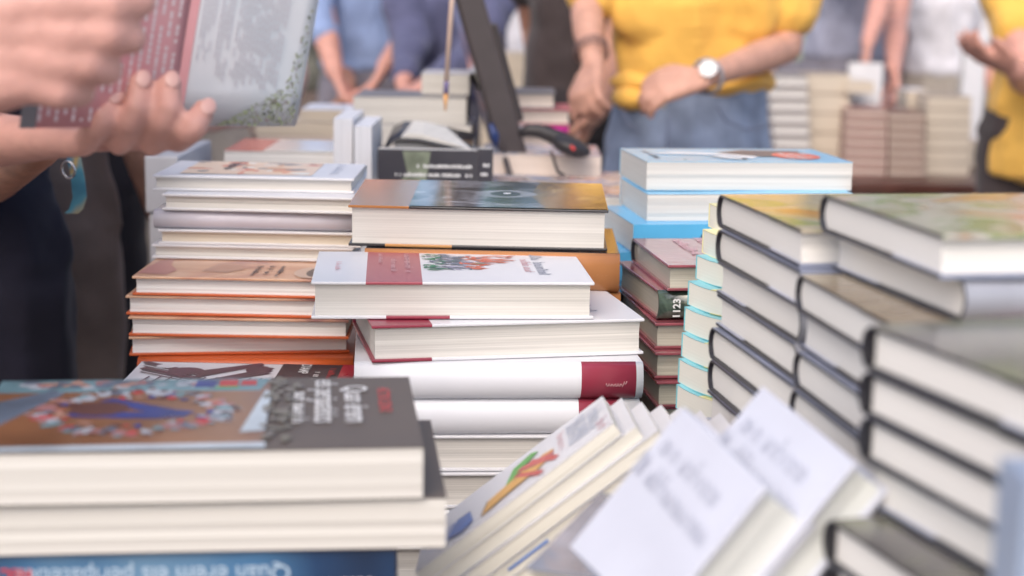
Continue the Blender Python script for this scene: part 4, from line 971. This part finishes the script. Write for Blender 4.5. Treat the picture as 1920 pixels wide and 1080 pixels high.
for e in (-1,1): chain(bm,[RB(.09*e,0,.92),RB(.095*e,.01,.5),RB(.1*e,-.01,.09),RB(.1*e,.13,.03)],[.078,.052,.038,.028])
# arms
sL=RB(-.19,0,1.45); sR=RB(.19,0,1.45)
w1=L_(V(-150,70,.90)); e1=w1+Vector((-.20,.0,-.02))
w2=L_(V(-25,262,1.12)); e2=w2+Vector((-.17,.10,-.05))
chain(bm,[sL,e1,w1],[.055,.045,.032]); chain(bm,[sR,e2,w2],[.055,.042,.023])
# upper hand: back of the hand towards the viewer, fingers pointing right, stacked one above the other
Y1=.865
wr=w1
knp=[(128,8),(118,62),(92,112),(50,152)]; mid=[(205,10),(200,62),(162,118),(108,168)]; tip=[(262,2),(244,72),(200,130),(148,172)]
for i in range(4):
    kb=L_(V(*knp[i],Y1-.004)); 
    chain(bm,[wr+Vector((0,0,.024-.017*i)),L_(V(10,20+42*i,Y1-.002)),kb],[.024,.019,.0125])
    chain(bm,[kb,L_(V(*mid[i],Y1)),L_(V(*tip[i],Y1+.012))],[.0128,.0116,.0098])
    if i<3:
        av=lambda a,b,u=.5:((a[0]+b[0])/2,(a[1]+b[1])/2)
        ka,ma=av(knp[i],knp[i+1]),av(mid[i],mid[i+1]); chain(bm,[L_(V(*ka,Y1)),L_(V(*ma,Y1+.003))],[.0135,.0095])
chain(bm,[wr+Vector((0,0,-.015)),L_(V(-20,130,Y1+.005)),L_(V(0,168,Y1+.01))],[.026,.026,.014])
chain(bm,[wr+Vector((0,0,.03)),L_(V(30,-40,Y1+.01)),L_(V(130,-70,Y1+.02)),L_(V(215,-58,Y1+.03))],[.022,.018,.012,.0095])
# lower hand: four fingers curling up over the front cover from below, nails towards the viewer
Y2=1.00
base=[(158,268),(224,270),(286,271),(334,264)]
m1=[(194,222),(258,205),(319,204),(366,238)]; tp=[(211,186),(264,155),(319,157),(382,207)]
k0=L_(V(90,285,Y2+.045))
for i in range(4):
    bs=L_(V(*base[i],Y2+.018))
    chain(bm,[w2,L_(V(60+26*i,258,Y2+.075)),L_(V(base[i][0]-4,base[i][1]-10,Y2+.060)),bs],[.021,.0110,.0088,.0084])
    if i==0: chain(bm,[w2,L_(V(90,266,Y2+.04)),bs],[.022,.0125,.0095])
    chain(bm,[bs,L_(V(base[i][0]*.35+m1[i][0]*.65-0,base[i][1]*.35+m1[i][1]*.65,Y2-.004)),L_(V(*m1[i],Y2-.006)),L_(V(*tp[i],Y2+.004))],[.0086,.0090,.0086,.0079])
pass
blob('body',bm,skin('skin_reader',(.62,.34,.29)),reader,.0028,4)
m_nail=M('fingernail',(.62,.37,.33),.4,coat=.1,var=.03)
for i in range(4):
    p=L_(V(tp[i][0]+4,tp[i][1]+2,Y2-.0052)); bm=bmesh.new()
    d=(L_(V(*tp[i],Y2+.004))-L_(V(*m1[i],Y2-.006))).normalized(); n=Vector((.25,-1,.1)); n=(n-d*n.dot(d)).normalized(); sd=d.cross(n)
    mm=Matrix((sd,d,n)).transposed().to_4x4(); mm.translation=L_(V(tp[i][0]+3,tp[i][1]+2,Y2+.003))+n*.0066
    bmesh.ops.create_icosphere(bm,subdivisions=3,radius=1,matrix=mm@Matrix.Diagonal((.0052,.0068,.0019,1))); mobj('fingernail',bm,m_nail,reader,smooth=True)
bm=bmesh.new(); sph(bm,RB(0,-.015,1.735),(.088,.098,.098),Bm); sph(bm,RB(0,-.05,1.66),(.08,.06,.09),Bm); blob('hair',bm,M('hair_dark',(.04,.03,.025),.6,var=.3,bump=.6,bscale=300),reader,.012,2)
jk=cloth('black_jacket',(.012,.010,.016),.5,5)
bm=bmesh.new(); chain(bm,[RB(0,-.01,1.46),RB(0,0,1.3),RB(0,0,1.05),RB(0,0,.82)],[(.17,.1,.06),(.18,.125,.07),(.17,.125,.07),(.19,.135,.05)],Bm,.3)
chain(bm,[sL,e1,e1.lerp(w1,.25)],[.078,.062,.055]); chain(bm,[sR,e2,e2.lerp(w2,.62)],[.078,.058,.042]); blob('jacket',bm,jk,reader,.009,5,.03)
bm=bmesh.new(); chain(bm,[RB(0,0,.98),RB(0,0,.9)],[(.17,.12,.06),(.18,.125,.08)],Bm)
for e in (-1,1): chain(bm,[RB(.09*e,0,.88),RB(.095*e,.01,.48),RB(.1*e,-.01,.09)],[.092,.07,.062])
blob('trousers',bm,jk,reader,.009,4)
for e in (-1,1):
    bm=bmesh.new(); chain(bm,[RB(.1*e,-.04,.045),RB(.1*e,.13,.035)],[(.045,.05,.045),(.042,.05,.034)],Bm); blob('shoe',bm,M('dark_shoe',(.04,.035,.035),.5),reader,.01,2)
# the open book in those hands
ok=V(322,236,1.035); ob_=empty('open_paperback',ok,label='open paperback with pink spine and pale back cover held up at top left',cat='book')
up=(V(362,-10,1.03)-ok).normalized(); 
rw=V(556,222,1.075)-ok; rw=rw-up*rw.dot(up)*.35; lw=V(40,240,.955)-ok
HB=.215
ptx=lambda wv,u,v,off=0: wv*u+up*HB*v
def wing(name,wv,mat,th,nrmv,nseg=10,bulge=.004,u1=1.0):
    bm=bmesh.new(); g=[]
    for i in range(nseg+1):
        row=[]
        for j in range(9):
            u=u1*i/nseg; v=j/8
            row.append(bm.verts.new(wv*u+up*HB*v+nrmv*(bulge*math.sin(math.pi*u)+.0015*math.sin(v*5))))
        g.append(row)
    for i in range(nseg):
        for j in range(8): bm.faces.new([g[i][j],g[i+1][j],g[i+1][j+1],g[i][j+1]])
    o=mobj(name,bm,mat,ob_,smooth=True); s_=o.modifiers.new('thickness','SOLIDIFY'); s_.thickness=th; s_.offset=0; return o
back=Vector((0.1,1,0)).normalized()
m_bc=art('pale_back_cover',[(.62,.61,.66),(.70,.69,.72),(.60,.66,.72),(.72,.70,.74)],5,rough=.22,coat=.6,detail=2)
m_pk=art('pink_cover',[(.66,.26,.29),(.72,.36,.38),(.60,.22,.26)],6,rough=.25,coat=.5,detail=2)
wing('back_cover',rw,m_bc,.0008,-back,bulge=.002)
wing('front_cover',lw,m_pk,.0008,-back,bulge=.003)
for nm,wv,o_ in (('page_block',rw,.0055),('page_block',lw,.0065)):
    w_=wing(nm,wv*.975,pgw,.008,-back,bulge=.001); w_.location=back*o_+up*.002
# pink spine strip, print, foliage
def wingprint(name,wv,polys,mats,bulge):
    bm=bmesh.new()
    for i,(pts,mi) in enumerate(polys):
        vs=[]
        for u,v in pts: vs.append(bm.verts.new(wv*u+up*HB*v-back*(bulge*math.sin(math.pi*u)+.0015*math.sin(v*5)+.0010+i*2e-6)))
        try: f_=bm.faces.new(vs); f_.material_index=mi
        except ValueError: pass
    return mobj(name,bm,mats,ob_)
q=[]
for j in range(8): q.append(([(0,j/8),(.075,j/8),(.075,(j+1)/8),(0,(j+1)/8)],0))
wingprint('spine',rw,q,[m_pk],.002)
r=random.Random(8); q=[]
for row in range(24):
    u=.11+.029*row; v=(.20 if row<6 else .12)+r.random()*.05
    if row in (4,9): continue
    while v<.98:
        h_=r.uniform(.010,.03)
        if r.random()<.86: q.append(([(u,v),(u+.013,v),(u+.013,v+h_*.8),(u,v+h_*.8)],0))
        v+=h_
wingprint('back_cover_print',rw,q,[M('soft_grey_ink',(.54,.53,.58),.5)],.002)
q=[]
for k in range(520):
    t_=r.random()**.7; u=.98-.62*r.random()**1.3*(1 if r.random()<.75 else .35); lim=max(0,.16*(1-(1-u)/.62))+(.28 if u>.86 else 0)*((u-.86)/.14)
    v=r.random()*lim+.004; a_=r.uniform(0,3.1); sz=r.uniform(.004,.014)
    du,dv=math.cos(a_)*sz,math.sin(a_)*sz*.55
    q.append(([(u-du,v-dv),(u+dv*.6,v-du*.3),(u+du,v+dv),(u-dv*.6,v+du*.3)],r.choice([0,0,1,2,3])))
q=[p for p in q if all(0<=a<=1 and b>=0 for a,b in p[0])]
wingprint('back_cover_foliage',rw,q,[M('leaf_olive',(.26,.30,.17),.4),M('leaf_green',(.42,.50,.28),.4),M('leaf_brown',(.24,.19,.20),.4),M('leaf_dark',(.06,.07,.05),.4)],.002)
r=random.Random(18); q=[]
for row in range(16):
    u=.05+.055*row; v=.02
    while v<.9:
        h_=r.uniform(.01,.03)
        if r.random()<.8: q.append(([(u,v),(u+.02,v),(u+.02,v+h_*.8),(u,v+h_*.8)],0))
        v+=h_
wingprint('front_cover_print',lw,q,[M('soft_white_ink',(.80,.66,.68),.5)],.003)
bm=bmesh.new()
for j in range(8):
    vs=[bm.verts.new(lw*u+up*HB*v-back*(.0035)) for u,v in ((.90,j/8),(1.0,j/8),(1.0,(j+1)/8),(.90,(j+1)/8))]; bm.faces.new(vs)
mobj('grey_strip',bm,M('strip_grey',(.20,.19,.20),.4),ob_)
# bystanders at the left edge
p1=V(95,430,1.78); pr_,P,jo=person('person in dark navy clothes with a blue and yellow lanyard behind the reader',p1.x-.165,1.86,-20,1.74,sk2,cloth('dark_navy_cotton',(.016,.014,.030),.4,5),cloth('dark_navy_trousers',(.014,.013,.026),.4,5),arms=[None,(V(-60,330,1.75),V(70,268,1.50),(.8,-.2,.5),(0,-.3,1),.4)],voxel=.008,sleeve=.9,hem=.22)
o=pr_.location.copy()
bm=bmesh.new()
lp=[V(x,y,1.66)-o for x,y in ((92,-100),(112,60),(128,200),(138,290),(146,330),(150,370),(143,392),(134,400))]
for k in range(len(lp)-1):
    a,b=lp[k],lp[k+1]; w_=Vector((.0075,0,0)); f_=bm.faces.new([bm.verts.new(p) for p in (a-w_,a+w_,b+w_,b-w_)])
bmesh.ops.remove_doubles(bm,verts=bm.verts,dist=1e-5)
s_=mobj('lanyard',bm,art('lanyard_pattern',[(.05,.20,.30),(.08,.28,.38),(.50,.34,.12),(.06,.22,.34)],45,(1,1,.6),.5,0,1,.5),pr_); q=s_.modifiers.new('t','SOLIDIFY'); q.thickness=.0015
bm=bmesh.new(); rm=ringmesh(V(128,318,1.65)-o,Vector((.5,1,0)),.0085,.0014); mobj('lanyard_ring',rm,MC['steel'],pr_)
p2=V(160,430,2.1); person('bystander in brown-grey trousers left of the storage box',V(22,430,2.22).x,2.22,160,1.72,sk1,khaki,brownc,voxel=.01,hem=-.05)
p3=V(235,430,2.55); person('bystander in black trousers and white shirt hem near the storage box',V(88,430,2.72).x,2.72,190,1.70,sk1,whitec,cloth('black_trousers',(.014,.012,.018),.4,5),voxel=.01,hem=-.02)
p4=V(375,240,3.3); person('bystander in beige coat behind the red-topped stack',p4.x-.05,3.3,200,1.66,sk1,plaid,khaki,voxel=.01,sleeve=1.6)
# customers behind the books
def R_arm(px1,py1,Y1,px2,py2,Y2,d,n,c=.5): return (V(px1,py1,Y1),V(px2,py2,Y2),d,n,c)
q=V(700,60,4.6); person('customer in blue denim shirt with a dark bag strap across the chest',q.x,4.65,10,1.76,sk3,blue_shirt,slate,sleeve=1.45,voxel=.0085,
  arms=[R_arm(598,10,4.5,628,135,4.35,(.3,-.2,-.6),(.6,0,.3),.6),R_arm(790,40,4.5,722,125,4.35,(-.4,-.3,-.7),(-.6,0,.3),.6)])
o=Vector((q.x,5.05,0)); cust=bpy.data.objects[-1] if False else None
q=V(850,60,4.2); person('customer in navy patterned shirt leaning over the cream books',q.x,4.35,15,1.66,sk3,navy,slate,sleeve=1.8,voxel=.0085,
  arms=[R_arm(775,80,4.2,756,156,4.0,(.1,-.3,-.8),(.5,0,.3),.7),R_arm(880,120,4.1,800,158,3.95,(-.7,-.3,-.3),(0,0,-1),.6)])
q=V(530,80,4.9); person('customer in grey-green top at the far side of the held book',q.x,5.0,-20,1.62,sk2,cloth('grey_green_top',(.20,.20,.17),.4,6),brownc,voxel=.0095,arms=[None,R_arm(610,60,4.75,655,160,4.5,(-.4,-.3,-.8),(-.6,0,.3),.6)],sleeve=.8)
q=V(1115,100,3.45); person('person in black T-shirt turned away, left of the yellow T-shirt',q.x,3.62,205,1.80,sk2,blackc,cloth('black_jeans',(.03,.025,.028),.4,5),voxel=.0085,width=1.0,hem=.1,
  arms=[R_arm(1150,120,3.45,1110,215,3.25,(-.3,-.4,-.6),(-.6,0,.3),.6),R_arm(1010,60,3.75,1030,170,3.6,(.1,-.1,-1),(.7,0,0),.4)])
q=V(938,60,5.6); person('customer in white shirt glimpsed between the screen and the black T-shirt',q.x,5.6,0,1.70,sk1,whitec,slate,voxel=.01)
q=V(1600,60,5.9); person('customer in grey-blue shirt reaching down to the far cream stacks',q.x,6.0,0,1.78,sk3,greyb,slate,sleeve=.55,voxel=.009,width=1.08,
  arms=[R_arm(1660,-20,5.6,1628,78,5.35,(-.15,-.2,-.9),(.8,0,0),.35),R_arm(1680,50,5.7,1676,128,5.4,(.05,-.3,-.9),(-.8,0,0),.6)])
q=V(1722,60,6.5); person('customer in taupe jacket behind the brown far stack',q.x,6.6,-10,1.74,sk1,tan,khaki,voxel=.01,sleeve=1.9)
q=V(1790,60,6.1); person('customer in white blouse behind the broad cream far stack',q.x,6.3,10,1.66,sk3,whitec,khaki,voxel=.01,sleeve=.8)
q=V(1945,80,3.9); person('person in yellow T-shirt cut by the right edge with open palm held out',q.x+.06,3.95,-40,1.72,sk3,yellow,blackc,voxel=.008,sleeve=.6,width=1.05,hem=.18,
  arms=[R_arm(1930,150,3.8,1905,132,3.60,(-.9,-.1,.35),(0,.2,1),.3),None])
q=V(612,60,5.7); person('customer in charcoal top raising a hand beside the held book',q.x,5.85,20,1.70,sk3,cloth('charcoal_top',(.16,.14,.15),.4,6),slate,sleeve=.6,voxel=.0095,
  arms=[R_arm(560,120,5.6,590,70,5.5,(.5,-.2,.7),(.5,0,-.3),.6),R_arm(680,110,5.6,618,62,5.45,(-.4,-.2,.8),(-.5,0,-.3),.6)])
q=V(885,60,6.4); person('customer in violet-blue top behind the screen',q.x,6.4,-10,1.68,sk1,cloth('violet_top',(.30,.26,.48),.4,6),slate,sleeve=.6,voxel=.011)
q=V(1515,60,7.4); person('customer in pale green top between the yellow T-shirt and the grey-blue shirt',q.x,7.4,15,1.66,sk1,cloth('pale_green_top',(.42,.50,.38),.4,6),slate,sleeve=.6,voxel=.012)
# looser crowd further back
crowd=[(-3.6,7.5,0,'pale checked shirt',plaid,slate),(-2.7,8.4,30,'white shirt far left',whitec,slate),(-1.9,6.9,-20,'taupe jacket left of the denim shirt',tan,khaki),(-.95,7.6,10,'grey-green shirt behind the denim shirt',MC['grey_green_top'],slate),(-.1,8.2,180,'white T-shirt, back turned, above the screen',whitec,denim),(.45,7.4,-30,'rust shirt behind the black T-shirt',cloth('rust_shirt',(.40,.17,.12),.4,6),slate),(1.15,9.2,160,'pale shirt behind the yellow T-shirt',plaid,khaki),(2.15,8.6,20,'blue shirt between the far customers',blue_shirt,slate),(2.75,7.9,-15,'pink-beige top at the right',cloth('pink_beige_top',(.60,.42,.38),.4,6),slate),(3.35,8.8,10,'white shirt at the far right',whitec,khaki),(3.9,7.2,-20,'taupe coat at the right edge',tan,slate),(-1.4,9.6,0,'red checked shirt in the far crowd',plaid,denim),(.9,10.5,0,'navy shirt in the far crowd',navy,khaki),(3.0,10.8,0,'khaki shirt in the far crowd',khaki,slate)]
proto={}
for i,(x,y,fa,ds,tp_,lg) in enumerate(crowd):
    kf=i%3
    if kf not in proto:
        r_,_,_=person('passer-by in the blurred crowd, '+ds,x,y,0,1.66+.05*kf,[sk1,sk2,sk3][kf],tp_,lg,voxel=.014,group='passers-by in the crowd',sleeve=[.6,1.8,.6][kf],hair=[(.05,.03,.02),(.18,.10,.05),(.03,.02,.02)][kf])
        proto[kf]=r_; r_.rotation_euler.z=rad(fa)
    else:
        src=proto[kf]; r_=src.copy(); col.objects.link(r_); r_.location=(x,y,0); r_.rotation_euler.z=rad(fa); r_['label']='passer-by in the blurred crowd, '+ds
        for ch in list(src.children):
            if ch.name.split('.')[0] in('top','trousers','body','hair','shoe'):
                c=ch.copy(); col.objects.link(c); c.parent=r_
                if c.name.startswith('top'): c.material_slots[0].link='OBJECT'; c.material_slots[0].material=tp_
                if c.name.startswith('trousers'): c.material_slots[0].link='OBJECT'; c.material_slots[0].material=lg
# ------------------------------------------------------------------ street behind: facades and trees
m_st=M('warm_stone',(.72,.66,.60),.9,var=.15,scale=2,bump=.3,bscale=12)
def facade(label,x0,x1,y,h,c):
    t=empty('building',((x0+x1)/2,y,0),label=label,cat='building'); wd=x1-x0
    nwin=max(2,int(wd/2.6)); nf=int(h/3.2)
    xs=[-wd/2]
    bm=bmesh.new(); cw=wd/nwin; 
    for k in range(nwin):
        a=-wd/2+k*cw; box(bm,a,a+cw*.3,0,.5,0,h); box(bm,a+cw*.7,a+cw,0,.5,0,h)
        for j in range(nf+1):
            z=j*3.2; box(bm,a+cw*.3,a+cw*.7,.003,.5,z-.9 if j else 0,min(h,z+1.0 if j else .9))
    mobj('wall',bm,c,t)
    for k in range(nwin):
        for j in range(nf):
            a=-wd/2+k*cw+cw*.3; z=j*3.2+1.0
            bm=bmesh.new(); box(bm,a,a+cw*.4,.25,.30,z-.1 if j==0 else z,z+1.35); w_=mobj('window',bm,M('window_glass',(.10,.12,.15),.08,coat=.8),t)
            bm=bmesh.new(); box(bm,a-.05,a+cw*.4+.05,-.08,.0,z-.12,z-.02); mobj('sill',bm,m_st,w_)
    bm=bmesh.new(); box(bm,-wd/2-.2,wd/2+.2,-.3,6,h,h+.4); mobj('roof',bm,M('roof_tile',(.32,.15,.10),.8),t)
facade('cream stone house across the street, left of the screen',-16,-5.2,30,13,m_st)
facade('pinkish plastered house across the street at the centre',.6,9,31,15,M('pink_plaster',(.72,.60,.55),.9,var=.1,scale=2))
facade('ochre house across the street at the far right',9,24,30,12,M('ochre_plaster',(.72,.64,.48),.9,var=.1,scale=2))
def tree(label,x,y,h,seed,cr=1.7):
    t=empty('street_tree',(x,y,0),label=label,cat='tree',group='street trees'); r=random.Random(seed)
    bm=bmesh.new(); tube(bm,[(0,0,0),(.05,0,h*.25),(.0,.05,h*.5)],[.16,.12,.08],10)
    for k in range(7):
        a=k*.9; tube(bm,[(0,.03,h*(.32+.03*k)),(math.cos(a)*cr*.5,math.sin(a)*cr*.5,h*(.5+.04*k)),(math.cos(a)*cr*.8,math.sin(a)*cr*.8,h*(.62+.04*k))],[.06,.035,.015],6)
    mobj('trunk',bm,M('bark',(.12,.09,.07),.9,var=.3),t)
    bm=bmesh.new()
    cl=[(r.gauss(0,cr*.5),r.gauss(0,cr*.5),h*.66+r.gauss(0,cr*.55),r.uniform(.35,.8)) for _ in range(26)]+[(r.gauss(0,cr*.55),r.gauss(0,cr*.4),h*.30+r.random()*h*.2,r.uniform(.3,.5)) for _ in range(8)]
    for (cx,cy,cz,cr_) in cl:
        for _ in range(130):
            v=Vector((r.gauss(0,1),r.gauss(0,1),r.gauss(0,1))).normalized()*cr_*r.random()**.4; p=Vector((cx,cy,cz))+v
            n=Vector((r.gauss(0,1),r.gauss(0,1),r.gauss(0,1)+.6)).normalized(); a=n.orthogonal().normalized()*r.uniform(.05,.09); b=n.cross(a)*.6
            f_=bm.faces.new([bm.verts.new(q) for q in (p-a,p+b,p+a,p-b)]); f_.material_index=0 if r.random()<.6 else 1
    mobj('crown',bm,[M('leaf_mid',(.09,.16,.05),.6,var=.4,scale=3),M('leaf_light',(.20,.30,.10),.6,var=.3,scale=3)],t)
tree('street tree showing between the two far customers and the yellow T-shirt',2.55,13.0,4.6,1)
tree('street tree at the far left behind the held book',-3.4,15,5.2,2)
tree('street tree behind the taupe jacket at the right',4.6,14,5,3)
tree('street tree above the till screen',.6,17,5.4,4)
bpy.data.scenes.remove(TMP)
